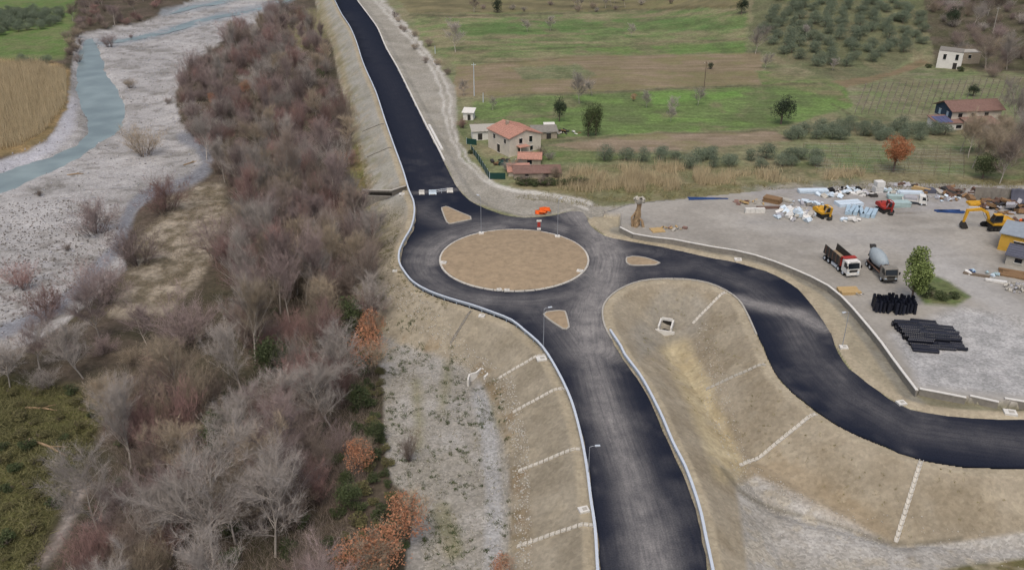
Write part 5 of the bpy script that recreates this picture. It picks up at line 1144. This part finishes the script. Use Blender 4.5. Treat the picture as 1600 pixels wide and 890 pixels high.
def excavator(label, loc, rz, body, s=1.0, swing=0, pose='reach'):
    t = thing('excavator', label, 'excavator', loc, rz); t.scale = (s, s, s)
    for sg in (-1, 1):
        pr = [(-1.9, .15), (-1.6, 0), (1.6, 0), (1.9, .15), (2.05, .42), (1.9, .7), (1.6, .85), (-1.6, .85), (-1.9, .7), (-2.05, .42)]
        tr = MB().prism(pr, sg*.95, sg*1.45).build('track', 'black_rubber', t)
        for k in range(5): MB().cyl((-1.4+k*.7, sg*1.44, .4), (-1.4+k*.7, sg*1.49, .4), .24, .24, 10).build('road_wheel', 'steel_dark', tr)
    MB().box((0, 0, .6), (2.2, 1.9, .5)).build('undercarriage', 'steel_dark', t)
    MB().cyl((0, 0, .8), (0, 0, 1.05), .75, .75, 16).build('slew_ring', 'steel_dark', t)
    ex = MB().prism([(-2.3, 1.05), (1.2, 1.05), (1.2, 1.5), (-.3, 1.6), (-.5, 2.05), (-2.0, 2.1), (-2.45, 1.7)], -1.25, 1.25).build('engine_house', body, t)
    MB().prism([(-2.75, 1.1), (-2.3, 1.0), (-2.3, 2.0), (-2.6, 1.95), (-2.85, 1.5)], -1.2, 1.2).build('counterweight', body, t)
    MB().cyl((-1.3, -.5, 2.05), (-1.3, -.5, 2.55), .07).build('exhaust', 'steel_dark', t)
    c = MB().prism([(-.3, 1.5), (1.3, 1.5), (1.45, 2.1), (1.05, 2.95), (-.3, 2.95)], .25, 1.22).build('cab', 'steel_dark', t)
    MB().prism([(1.42, 1.75), (1.5, 2.1), (1.12, 2.85), (1.05, 2.85), (1.38, 2.1), (1.33, 1.75)], .32, 1.15).build('windscreen', 'glass_dark', c)
    MB().prism([(-.15, 2.0), (1.2, 2.0), (.95, 2.8), (-.15, 2.8)], 1.22, 1.25).build('side_window', 'glass_dark', c)
    MB().box((.4, .73, 2.99), (1.5, 1.0, .07)).build('cab_roof', body, c)
    if pose == 'reach':
        bo = [(1.0, 1.5), (1.3, 1.4), (2.2, 2.9), (3.3, 3.45), (5.6, 3.35), (5.7, 3.65), (3.2, 3.95), (1.9, 3.3)]; st = [(5.3, 3.7), (5.85, 3.75), (6.05, 1.3), (5.75, 1.25)]
        bu = [(5.7, 1.4), (6.05, 1.3), (6.3, .75), (6.1, .2), (5.5, .05), (5.0, .3), (5.3, .75)]; hy = [((1.6, 1.6), (2.6, 2.9)), ((3.4, 3.95), (5.4, 3.95))]
    else:
        bo = [(.9, 1.5), (1.2, 1.4), (1.6, 2.6), (2.4, 3.3), (3.4, 3.2), (3.45, 3.5), (2.3, 3.75), (1.3, 2.9)]; st = [(3.1, 3.5), (3.6, 3.5), (3.2, 1.0), (2.9, 1.0)]
        bu = [(2.9, 1.1), (3.3, 1.0), (3.5, .5), (3.2, .08), (2.6, .05), (2.3, .3), (2.6, .6)]; hy = [((1.3, 1.6), (1.9, 2.8)), ((2.2, 3.7), (3.2, 3.6))]
    MB().prism(bo, -.42, .02).build('boom', body, t); MB().prism(st, -.36, -.04).build('stick', body, t)
    MB().prism(bu, -.7, .3).build('bucket', 'steel_dark', t)
    for (a_, b2) in hy: MB().cyl((a_[0], -.5, a_[1]), (b2[0], -.5, b2[1]), .08).build('hydraulic_ram', 'galv_pale', t)
    return t
def heading(p0, p1): d = p1-p0; return math.atan2(d.y, d.x)
a_, b2 = G(1299, 408), G(1328, 431); dump_truck('white-cabbed tipper truck with red headboard parked in the yard', (a_+b2)/2+Vector((0, .4, 0)), heading(a_, b2))
a_, b2 = G(1361, 414), G(1388, 441); mixer_truck('old grey concrete mixer truck with pale drum beside the green tree', (a_+b2)/2, heading(a_, b2))
excavator('big yellow excavator reaching left with its bucket down', G(1554, 357), R(182), 'yellow_paint', 1.12, 0, 'reach')
excavator('small yellow digger facing the camera by the white debris heap', G(1285, 338), R(-72), 'yellow_paint', .82, 0, 'tuck')
excavator('red digger facing the camera among pale sheet stacks', G(1382, 330), R(-80), 'red_paint', .82, 0, 'tuck')
p = G(1428, 318); t = thing('parked_van', 'white flatbed van parked among the materials', 'van', p, R(-20)); wheels(t, (1.4, -1.4), .8, .36, .24); cab(t, 2.3, 1.9, .5, 1.6, 1.5, 'white_paint'); MB().box((-.9, 0, .85), (3.2, 1.9, .18)).build('flatbed', 'concrete_pale', t); MB().box((-.9, 0, 1.25), (2.6, 1.6, .6)).build('cargo', 'rubble_grey', t)
# black corrugated pipes, one object each
def pipe_mesh(L, r):
    m = MB(); n = 9; k = int(L/.16); prof = []
    for i in range(k+1): prof.append((-L/2+L*i/k, r if i % 2 else r*.92))
    for (x, rr) in prof:
        for j in range(n): a_ = 2*math.pi*j/n; m.v.append((x, rr*math.cos(a_), rr*math.sin(a_)))
    for i in range(k):
        for j in range(n): m.f.append((i*n+j, i*n+(j+1) % n, (i+1)*n+(j+1) % n, (i+1)*n+j))
    return m.mesh('black_pipe', 'black_plastic')
pm = pipe_mesh(3.7, .27); pm2 = pipe_mesh(2.6, .24)
gp = 'black drainage pipes in the flat stack'
for (p0, p1, nn, off, lb) in ((G(1410, 506), G(1450, 552), 15, 0, 'left'), (G(1440, 505), G(1472, 548), 15, .1, 'middle'), (G(1467, 513), G(1490, 548), 12, .2, 'right')):
    for lay in range(2):
        for i in range(nn-lay*4):
            t = (i+.5*lay+.5)/nn; p = p0.lerp(p1, t)
            o = obj('drainage_pipe', pm); o.location = (p.x+random.uniform(-.25, .25), p.y, HZ(p.x, p.y)+.27+lay*.48); o.rotation_euler = (random.uniform(0, 6), 0, R(-10)+random.gauss(0, .03))
            tag(o, 'black drainage pipe in the %s bay of the flat stack, %s layer' % (lb, ('lower', 'upper')[lay]), 'pipe', gp)
H0 = G(1393, 484)
for i in range(11):
    for j in range(6):
        if (i+j*3) % 13 == 4 or (j == 5 and i < 4) or (j == 0 and i > 7): continue
        x, y = H0.x+(i-5)*.58+random.gauss(0, .06)+j*.1, H0.y+(j-2.5)*.62+random.gauss(0, .06)-(i-5)*.14
        o = obj('drainage_pipe', pm2); o.location = (x, y, HZ(x, y)+1.05); o.rotation_euler = (random.gauss(0, .05), R(90)+random.gauss(0, .06), random.uniform(0, 6)); o.scale = (random.uniform(.6, 1.0), 1.1, 1.1)
        tag(o, 'short black pipe standing upright in the bundle below the green tree', 'pipe', 'upright black pipes')
# loose materials: stacks, sheets and beams
def stack(name, label, cat, px, py, dims, n, mt_, rz=0, jit=.1, axis='y', gap=.05, sub='board', group=None):
    """n boards side by side (axis y) or piled (axis z)"""
    p = G(px, py); t = thing(name, label, cat, p, rz, group)
    for i in range(n):
        if axis == 'y': o_ = (random.gauss(0, jit), (i-(n-1)/2)*(dims[1]+gap), dims[2]/2)
        else: o_ = (random.gauss(0, jit), random.gauss(0, jit), dims[2]*(i+.5)+.004*i)
        o = MB().box((0, 0, 0), dims).build(sub, mt_, t); o.location = o_; o.rotation_euler = (0, 0, random.gauss(0, jit*.3))
    return t
stack('formwork_stack', 'pale yellow timber formwork panels lying beside the tipper truck', 'timber', 1326, 456, (3.4, .75, .5), 3, 'timber', R(5), .05, sub='panel')
stack('blue_pipe_bundle', 'long thin blue pipe bundle at the back of the yard', 'pipes', 1106, 311, (8.5, .22, .25), 3, 'blue_plastic', R(0), .2, sub='pipe')
stack('block_row', 'white concrete blocks in a row at the back of the yard', 'blocks', 1179, 332, (.8, 1.0, 1.0), 4, 'concrete_pale', R(90), .03, sub='block')
stack('brown_panel_stack', 'stack of brown panels with a pale top, left of the debris heap', 'panels', 1207, 316, (3.6, 2.2, .28), 4, 'timber_brown', R(-35), .08, 'z', sub='panel')
stack('pale_panel', 'pale sheet leaning over the brown panel stack', 'panels', 1226, 314, (3.4, 1.4, .18), 3, 'concrete', R(-40), .05, 'z', sub='panel')
stack('rail_stack', 'long brown timbers in front of the brown panel stack', 'timber', 1205, 325, (5.5, .3, .3), 3, 'rust', R(2), .2, sub='beam')
stack('long_white_sheets', 'long white roofing sheets at the back of the yard', 'sheets', 1270, 301, (6.5, 1.6, .2), 4, 'pale_sheet', R(2), .06, 'z', sub='sheet')
stack('blue_sheet_row', 'row of pale blue panels fanned out left of the red digger', 'panels', 1345, 333, (4.6, .75, .8), 7, 'bluish_sheet', R(62), .25, gap=.12, sub='panel')
stack('white_panel_row', 'white panels lying behind the pale blue row', 'panels', 1325, 320, (5.5, 1.2, .7), 2, 'pale_sheet', R(10), .1, gap=.2, sub='panel')
stack('white_block', 'tall white stack standing behind the red digger', 'stack', 1371, 300, (1.9, 1.6, .65), 4, 'white_paint', R(8), .05, 'z', sub='block')
stack('green_glass_stack', 'pale green sheets stacked right of the red digger', 'sheets', 1405, 322, (4.2, 2.0, .35), 3, 'green_sheet', R(5), .1, 'z', sub='sheet')
stack('green_glass_stack', 'greenish panels behind the pale green sheets', 'sheets', 1400, 310, (4.0, 1.5, .4), 2, 'green_sheet', R(-5), .1, 'z', sub='sheet')
stack('white_beam_stack', 'white beams behind the flatbed van', 'beams', 1422, 302, (5.0, .5, .5), 3, 'pale_sheet', R(-4), .2, sub='beam')
stack('timber_plank_stack', 'yellowish plank stack at the back right of the yard', 'timber', 1438, 298, (3.6, .8, .4), 2, 'timber', R(-42), .1, 'z', sub='plank')
stack('dark_crate', 'dark slatted crate beside the yellowish planks', 'crate', 1451, 300, (2.4, .35, .8), 5, 'slate_roof', R(0), .02, sub='slat')
stack('blue_beam_stack', 'bright blue beams on the ground left of the yellow excavator', 'beams', 1482, 331, (5.4, .28, .3), 4, 'blue_plastic', R(-8), .4, sub='beam')
stack('yellow_beam_stack', 'yellow beams stacked behind the yellow excavator', 'beams', 1525, 319, (3.6, .5, .45), 4, 'yellow_paint', R(2), .2, sub='beam')
stack('thin_rail_pair', 'two thin grey rails lying right of the red digger', 'rails', 1422, 333, (6.5, .12, .12), 2, 'concrete_old', R(0), .1, gap=.5, sub='rail')
stack('white_beam', 'white beam lying on the ground before the sheds', 'beam', 1556, 440, (3.4, .6, .35), 1, 'white_paint', R(-22), .0, sub='beam')
stack('grey_beam', 'dark timber kerb lying left of the white beam', 'beam', 1524, 430, (4.2, .35, .3), 2, 'post_wood', R(-24), .1, sub='beam')
stack('brown_timber_stack', 'brown planks stacked before the grey shed', 'timber', 1590, 430, (5.6, .5, .3), 6, 'timber_brown', R(-28), .2, sub='plank')
stack('tan_pallet', 'yellowish pallet lying by the yard wall', 'pallet', 1027, 360, (2.6, .4, .2), 5, 'timber', R(10), .05, sub='slat')
def heap(name, label, cat, px, py, rx, ry, n, smin, smax, mts, h, seed):
    rd = random.Random(seed); p = G(px, py); t = thing(name, label, cat, p)
    for i in range(n):
        a_ = rd.uniform(0, 6.28); r_ = rd.uniform(0, 1)**.6; x, y = r_*rx*math.cos(a_), r_*ry*math.sin(a_)
        s = rd.uniform(smin, smax); o = MB().box((0, 0, 0), (s, s*rd.uniform(.3, .8), s*rd.uniform(.12, .5))).build('piece', rd.choice(mts), t)
        o.location = (x, y, h*(1-r_)*rd.uniform(.3, 1)+.15); o.rotation_euler = (rd.uniform(-.5, .5), rd.uniform(-.5, .5), rd.uniform(0, 6.28))
heap('debris_heap', 'white and grey debris heap left of the small yellow digger', 'debris', 1243, 336, 4.6, 3.6, 60, .5, 2.2, ['rubble_grey', 'pale_sheet', 'white_paint', 'concrete'], 1.2, 1)
heap('debris_heap', 'scattered white scraps behind the pale panels', 'debris', 1318, 298, 4.5, 2.5, 26, .4, 1.5, ['white_paint', 'pale_sheet', 'black_rubber'], .7, 2)
heap('scrap_heap', 'rust-red scrap heap beneath the grey wall on the right', 'scrap', 1572, 325, 5.5, 4, 50, .6, 2.6, ['rust', 'rust', 'timber_brown', 'steel_dark', 'rubble_grey'], 1.6, 3)
heap('scrap_heap', 'brown scrap heap at the far right back of the yard', 'scrap', 1500, 305, 5.0, 4, 36, .5, 2.4, ['rust', 'timber_brown', 'concrete_old', 'steel_dark'], 1.2, 4)
heap('rubble_heap', 'grey rubble heap before the sheds at the right edge', 'rubble', 1588, 450, 2.8, 2.0, 60, .2, .8, ['rubble_grey', 'stone', 'concrete'], .9, 5)
heap('debris_heap', 'pale scraps at the back of the yard near the plank stack', 'debris', 1465, 304, 3.5, 2.5, 18, .4, 1.4, ['concrete', 'timber_brown', 'rubble_grey'], .5, 6)
heap('pallet_scraps', 'broken pinkish pallet scraps by the yard wall', 'debris', 1050, 358, 3.0, 1.2, 14, .3, 1.1, ['timber', 'roof_tile_old', 'concrete'], .3, 7)
heap('blue_drum_scraps', 'blue and white drums and scraps before the yellow shed', 'debris', 1516, 426, 1.0, .8, 8, .4, .9, ['blue_plastic', 'white_paint', 'bluish_sheet'], .6, 8)
heap('blue_drum_scraps', 'pale blue tubs beside the brown timber stack', 'debris', 1549, 428, 1.2, 1.0, 9, .4, 1.0, ['bluish_sheet', 'pale_sheet', 'green_sheet'], .6, 9)
heap('white_scraps', 'white scraps on the ground beside the timber formwork', 'debris', 1343, 459, 1.2, .8, 8, .2, .7, ['white_paint', 'concrete'], .2, 10)
for i, (px, py, rx, ry, n_, mts, lb) in enumerate(((1300, 306, 3.5, 1.6, 16, ['pale_sheet', 'white_paint', 'concrete'], 'pale off-cuts between the long white sheets and the white panels'), (1352, 304, 3.0, 1.5, 16, ['rubble_grey', 'white_paint', 'steel_dark'], 'grey and white off-cuts left of the tall white stack'), (1388, 300, 2.6, 1.5, 14, ['green_sheet', 'pale_sheet', 'concrete'], 'pale green scraps right of the tall white stack'), (1170, 318, 3.5, 1.4, 16, ['timber', 'concrete', 'roof_tile_old'], 'pinkish timber scraps left of the brown panels'),
        (1260, 318, 4.0, 2.0, 20, ['rubble_grey', 'pale_sheet', 'concrete_old'], 'grey sheets scattered behind the debris heap'), (1480, 312, 3.6, 1.6, 16, ['rubble_grey', 'timber_brown', 'pale_sheet'], 'scraps in front of the dark crate'), (1410, 290, 4.0, 1.5, 14, ['concrete_old', 'rust', 'rubble_grey'], 'brown scraps along the back edge of the yard'), (1545, 300, 4.0, 2.0, 18, ['rust', 'steel_dark', 'timber_brown'], 'dark scrap in front of the grey wall'), (1590, 345, 2.0, 1.2, 8, ['orange_plastic', 'rust', 'steel_dark'], 'orange drums and scrap behind the yellow shed'), (1330, 345, 2.5, .8, 7, ['white_paint', 'pale_sheet'], 'white off-cuts in front of the pale blue panels'))):
    heap('off_cut_pile', lb, 'scraps', px, py, rx, ry, n_, .4, 1.7, mts, .6, 50+i)
# grey wall with a tarpaulin at the back right
p = G(1520, 312); q = G(1640, 318); t = thing('yard_wall', 'grey concrete wall with a draped tarpaulin at the back right of the yard', 'wall', p)
d = q-p; n = 9
for i in range(n):
    c_ = d*((i+.5)/n); MB().box((c_.x, c_.y, 1.4+c_.z), (d.length/n-.04, .22, 3.0), heading(p, q)).build('wall_panel', 'concrete_old', t)
m = MB(); rows, cols = 8, 18
for i in range(rows):
    for j in range(cols):
        u, v = j/(cols-1), i/(rows-1); c_ = d*(.45+.5*u); m.v.append((c_.x, c_.y-.35-.9*v**2-.2*math.sin(u*19+v*2), c_.z+3.1-3.0*v+.1*math.sin(u*11)))
for i in range(rows-1):
    for j in range(cols-1): m.f.append((i*cols+j, i*cols+j+1, (i+1)*cols+j+1, (i+1)*cols+j))
o = m.build('tarpaulin', 'slate_roof', t, True); sm_ = o.modifiers.new('thickness', 'SOLIDIFY'); sm_.thickness = .03
# ------------------------------------------------------------------ buildings
def gable_house(name, label, cat, loc, rz, L, W, H, rh, wall, roof, wins=(), over=.35, door=None, half=False):
    """ridge along x; L along x, W along y; wins = (side, u, z, w, h), side in 'front'(-y) 'back' 'left'(-x) 'right'"""
    t = thing(name, label, cat, loc, rz); a_, b2 = L/2, W/2
    m = MB(); pro = [(-b2, -.5), (b2, -.5), (b2, H), (0, H+rh), (-b2, H)] if not half else [(-b2, -.5), (b2, -.5), (b2, H+rh), (-b2, H)]
    m.prism(pro, -a_, a_, 'x').build('wall', wall, t)
    rf_ = thing_part(t)
    th = .16
    if not half:
        for s in (-1, 1):
            sl = rh/b2; e = (s*(b2+over), H-over*sl)
            o = MB().prism([(0, H+rh+.03), e and (e[0], e[1]+.03), (e[0], e[1]+.03+th), (0, H+rh+.03+th)], -a_-over, a_+over, 'x').build('roof_slope', roof, t)
            nr_ = int((b2+over)/.5)
            for k in range(nr_):
                u = (k+.5)/nr_; y = e[0]*u; z = (H+rh)*(1-u)+e[1]*u+th+.05
                MB().box((0, y, z), (L+2*over-.05, .1, .06)).build('tile_course', roof, o)
        MB().cyl((-a_-over, 0, H+rh+th), (a_+over, 0, H+rh+th), .13, .13, 8).build('ridge_cap', roof, t)
    else:
        sl = rh/W; MB().prism([(-b2-over, H-over*sl+.03), (b2+over, H+rh+over*sl+.03), (b2+over, H+rh+over*sl+.03+th), (-b2-over, H-over*sl+.03+th)], -a_-over, a_+over, 'x').build('roof_slope', roof, t)
    for (sd_, u, z, w_, h_) in wins:
        nm = 'door' if z < .1 else 'window'
        if sd_ in ('front', 'back'):
            s = -1 if sd_ == 'front' else 1
            o = MB().box((u, s*(b2+.02), z+h_/2), (w_, .1, h_)).build(nm, 'glass_dark' if nm == 'window' else 'steel_dark', t)
            MB().box((u, s*(b2+.06), z-.06), (w_+.3, .16, .1)).build('sill', 'concrete_pale', o); MB().box((u, s*(b2+.05), z+h_+.06), (w_+.2, .12, .12)).build('lintel', 'concrete_pale', o)
        else:
            s = -1 if sd_ == 'left' else 1
            o = MB().box((s*(a_+.02), u, z+h_/2), (.1, w_, h_)).build(nm, 'glass_dark' if nm == 'window' else 'steel_dark', t)
            MB().box((s*(a_+.06), u, z-.06), (.16, w_+.3, .1)).build('sill', 'concrete_pale', o); MB().box((s*(a_+.05), u, z+h_+.06), (.12, w_+.2, .12)).build('lintel', 'concrete_pale', o)
    return t
def thing_part(t): return t
# red-roofed house: left face and right gable traced at ground level
A, B, C_ = G(763, 230), G(796, 246), G(836, 228)
ux = (C_-B); ux.z = 0; vx = (A-B); vx.z = 0
rzh = math.atan2(vx.y, vx.x); Lh, Wh = vx.length, min(ux.length, 9.5)
un = Vector((math.cos(rzh), math.sin(rzh), 0)); pn = Vector((-un.y, un.x, 0)); pn = pn if pn.dot(ux) > 0 else -pn
ctr = B+un*(Lh/2)+pn*(Wh/2); Hh = 4.9
hs = gable_house('red_roof_house', 'two-storey pale house with bright red tiled roof beside the dirt track', 'house', (ctr.x, ctr.y, B.z), rzh, Lh, Wh, Hh, 1.5, 'wall_plaster', 'roof_tile',
    [('front', -Lh*.3, 3.1, .9, 1.2), ('front', 0, 3.1, .9, 1.2), ('front', Lh*.3, 3.1, .9, 1.2), ('front', -Lh*.1, 0, 1.2, 2.1), ('back', -Lh*.3, 3.1, .9, 1.2), ('back', Lh*.2, 3.1, .9, 1.2), ('back', 0, 0, 1.2, 2.1),
     ('left', -1.6, 3.2, .9, 1.5), ('left', 1.4, 3.2, .9, 1.3), ('left', -1.8, .9, .9, 1.2), ('left', 1.6, 0, 1.2, 2.2), ('right', 0, 3.1, .9, 1.2)])
MB().box((Lh*.2, .8, Hh+1.5), (.7, .7, 1.5)).build('chimney', 'wall_stone', hs)
MB().box((-Lh/2-1.0, 1.2, 2.7), (2.0, 3.0, .15)).build('balcony', 'roof_tile', hs)
for yy in (-.1, 2.5): MB().box((-Lh/2-1.85, yy, 1.1), (.2, .2, 3.2)).build('balcony_post', 'wall_plaster', hs)
gable_house('lean_to_shed', 'low grey lean-to shed right of the red-roofed house', 'shed', G(850, 214), R(6), 6.5, 4, 1.9, .6, 'wall_stone', 'concrete_old', [('front', 1, .0, 1.2, 1.6)], half=True)
gable_house('garden_hut', 'tiny hut with a dark opening right of the lean-to shed', 'shed', G(858, 207), R(4), 2.4, 2, 1.9, .4, 'timber_brown', 'concrete_pale', [('front', 0, 0, 1.4, 1.5)], half=True)
gable_house('outbuilding', 'low pale flat outbuilding behind the red-roofed house', 'outbuilding', G(760, 214), R(8), 8, 5, 2.3, .4, 'wall_white', 'concrete', [('front', -2, 0, 1.2, 1.8), ('front', 1.5, .9, .9, .8)], half=True)
gable_house('track_hut', 'little white hut among bushes on the dirt track bend', 'shed', G(733, 186), R(-10), 3, 2.6, 2.2, .6, 'wall_white', 'concrete_pale', [('front', .3, 0, .9, 1.7)], half=True)
gable_house('ruined_barn', 'tumbledown low barn with patched red tiles below the house', 'barn', G(838, 272), R(3), 11, 5.5, 1.2, .8, 'wall_stone', 'roof_tile_old', [('front', 2, 0, 1.4, 1.1), ('front', -2.5, .4, .9, .6)])
gable_house('ruined_barn', 'small red-tiled lean-to left of the tumbledown barn', 'barn', G(810, 270), R(3), 5, 4, .9, .6, 'wall_plaster', 'roof_tile', [('front', 0, .2, .9, .6)], half=True)
gable_house('ruined_barn', 'small red-tiled shed right behind the tumbledown barn', 'barn', G(828, 254), R(-4), 5.5, 4, 1.6, .9, 'wall_stone', 'roof_tile', [('front', 0, .2, 1.2, 1.2)])
heap('garden_clutter', 'clutter of boards and drums in the yard below the house', 'clutter', 786, 254, 4, 3, 22, .4, 1.6, ['timber_brown', 'steel_dark', 'concrete', 'green_mesh'], .5, 11)
heap('garden_clutter', 'white and dark clutter beside the garden hut', 'clutter', 880, 208, 4.5, 2, 20, .4, 1.5, ['white_paint', 'steel_dark', 'timber_brown', 'concrete'], .6, 12)
for pl, lb in (([(736, 236), (748, 252), (765, 280)], 'dark green mesh fence along the track side of the garden'), ([(765, 280), (790, 280)], 'dark green mesh fence closing the near end of the garden'), ([(729, 225), (745, 227)], 'short dark green fence above the garden')):
    ln = [G(*p) for p in pl]; t = thing('garden_fence', lb, 'fence', ln[0], 0, 'garden fences')
    for a_, b2 in zip(ln[:-1], ln[1:]):
        n = max(1, int((b2-a_).length/2.5))
        for i in range(n):
            p0, p1 = a_.lerp(b2, i/n)-ln[0], a_.lerp(b2, (i+1)/n)-ln[0]; c_ = (p0+p1)/2; c_.z = (p0.z+p1.z)/2
            MB().box((c_.x, c_.y, c_.z+.8), ((p1-p0).length-.1, .04, 1.6), heading(p0, p1)).build('mesh_panel', 'green_mesh', t)
            MB().cyl((p0.x, p0.y, p0.z-.2), (p0.x, p0.y, p0.z+1.8), .05).build('post', 'galv_pale', t)
# ruined house and the blue-gabled house on the right
rh_ = gable_house('ruined_house', 'roofless white ruin on the slope at the upper right', 'house', G(1482, 104), R(62), 8.5, 8, 5.8, .3, 'wall_white', 'concrete_old',
    [('left', -2.2, 3.2, 1.0, 2.0), ('left', 1.8, 3.2, 1.0, 1.8), ('left', -2.0, 0, 1.3, 2.2), ('front', 0, 3, 1, 1.6), ('back', -2, 3, 1, 1.6), ('back', 1.5, 3, 1, 1.6)], over=.05, half=True)
gable_house('ruined_annexe', 'crumbling low annexe right of the white ruin', 'house', G(1508, 96), R(0), 8, 5, 3.6, .2, 'wall_stone', 'concrete', [('front', 0, 1.6, 1.0, 1.2)], over=.02, half=True)
p = G(1508, 192); bh = gable_house('blue_gabled_house', 'house with brown tiled roof and dark blue gable at the right', 'house', p, R(8), 15, 8, 4.8, 1.7, 'wall_plaster', 'roof_tile_old',
    [('left', -2, 2.6, 1, 1.4), ('left', 1.6, 2.6, 1, 1.4), ('front', -5, 2.8, 1.2, 1.2), ('front', -1, 2.8, 1.2, 1.2), ('front', 3, 2.8, 1.2, 1.2)], over=.7)
MB().prism([(-3.9, 2.2), (3.9, 2.2), (3.9, 4.75), (0, 6.4), (-3.9, 4.75)], -7.56, -7.52, 'x').build('blue_gable', 'wall_blue', bh)
for yy in (-2.0, 1.6): MB().box((-7.6, yy, 3.3), (.06, .9, 1.3)).build('gable_window', 'bluish_sheet', bh)
p = G(1478, 200); pv = gable_house('veranda', 'low annexe with solar panels on its roof before the blue gable', 'annexe', p, R(8), 9, 5, 2.0, .9, 'wall_white', 'roof_tile_old', [('front', 2, .5, 1.6, 1.0)], half=True)
for i in range(3): MB().prism([(-2.4, 2.28), (1.6, 3.0), (1.6, 3.07), (-2.4, 2.35)], -4.2+i*1.5, -2.8+i*1.5, 'x').build('solar_panel', 'solar', pv)
gable_house('car_port', 'low brown-roofed car port in front of the blue-gabled house', 'shed', G(1528, 202), R(6), 9, 5, 2.1, .7, 'wall_stone', 'roof_tile_old', [('front', -2, 0, 2.0, 1.8)], half=True)
# sheds of the yard
p = G(1592, 398); gable_house('yellow_shed', 'yellow shed with corrugated metal roof at the right edge of the yard', 'shed', p+Vector((2.5, 2.0, 0)), R(-38), 9, 6, 3.4, .5, 'yellow_wall', 'metal_roof', [('left', 0, 2.6, 4.6, .6), ('front', -1, 0, 2.2, 2.4)], half=True)
p = G(1608, 418); gable_house('grey_shed', 'low shed with slate-grey roof in front of the yellow shed', 'shed', p+Vector((1.0, 1.0, 0)), R(-38), 8, 5, 2.0, 1.1, 'concrete', 'slate_roof', [('left', 0, 0, 2.0, 1.8), ('front', -2, .8, 1.2, .9), ('front', 2, 0, 1.6, 1.8)])
# poles
for (px, py), h, lb, mt_ in (((741, 150), 10.5, 'tall thin pale utility pole at the field edge above the house', 'galv_pale'), ((1100, 137), 8.5, 'dark wooden utility pole in the middle of the fields', 'post_wood'), ((1551, 52), 10, 'pale concrete utility pole on the far right slope', 'concrete'), ((755, 160), 3, 'short pale post by the track bend', 'galv_pale'), ((680, 84), 3, 'short white post at the edge of the dirt track', 'galv_pale')):
    p = G(px, py); t = thing('utility_pole', lb, 'pole', p); MB().cyl((0, 0, -.5), (0, 0, h), .17, .1, 8).build('pole', mt_, t)
    if h > 5: MB().box((0, 0, h-.6), (1.4, .1, .12)).build('crossarm', mt_, t); [MB().cyl((x, 0, h-.55), (x, 0, h-.35), .05).build('insulator', 'wall_white', t) for x in (-.6, 0, .6)]
# vineyard rows
vp = MB().cyl((0, 0, -.2), (0, 0, 1.7), .04, .035, 5).mesh('post', 'post_wood')
def vine_row(a_, b2, lb, grp, seed):
    nr = np.random.default_rng(seed); n = int((b2-a_).length/3.2); t = thing('vine_row', lb, 'vines', a_, 0, grp); pts_ = []
    for i in range(n+1):
        p = a_.lerp(b2, i/n); z_ = HZ(p.x, p.y)-a_.z; o = obj('post', vp, t); o.location = (p.x-a_.x, p.y-a_.y, z_); pts_.append(Vector((p.x-a_.x, p.y-a_.y, z_)))
    m = MB()
    for z_ in (.8, 1.4):
        for p0, p1 in zip(pts_[:-1], pts_[1:]): m.cyl((p0.x, p0.y, p0.z+z_), (p1.x, p1.y, p1.z+z_), .008, .008, 3, False)
    m.build('wire', 'galv_pale', t)
    k = n*16; u = nr.uniform(0, 1, k); i = np.minimum((u*n).astype(int), n-1); f = u*n-i; PP = np.array([tuple(p) for p in pts_]); Bs = PP[i]*(1-f[:, None])+PP[i+1]*f[:, None]
    Bs = Bs+np.column_stack([np.zeros((k, 2)), nr.uniform(0, 1.0, k)]); Ts = Bs+nr.normal(size=(k, 3))*[.5, .2, .25]+[0, 0, .5]
    obj('vines', twig_mesh('vines', Bs, Ts, np.full(k, .018), 'twig_brown'), t)
for i in range(8):
    y = 232+i*5.6; vine_row(G(1255+i*3, y), G(1505, y+6), 'row of bare vines on posts in the small vineyard behind the yard', 'vine rows of the small vineyard', 600+i)
for i in range(25):
    x = 1335+i*10.5; vine_row(G(x+18, 134-i*.4), G(x, 180-max(0, i-10)*.6), 'row of bare vines on posts in the sloping vineyard on the right', 'vine rows of the sloping vineyard', 640+i)
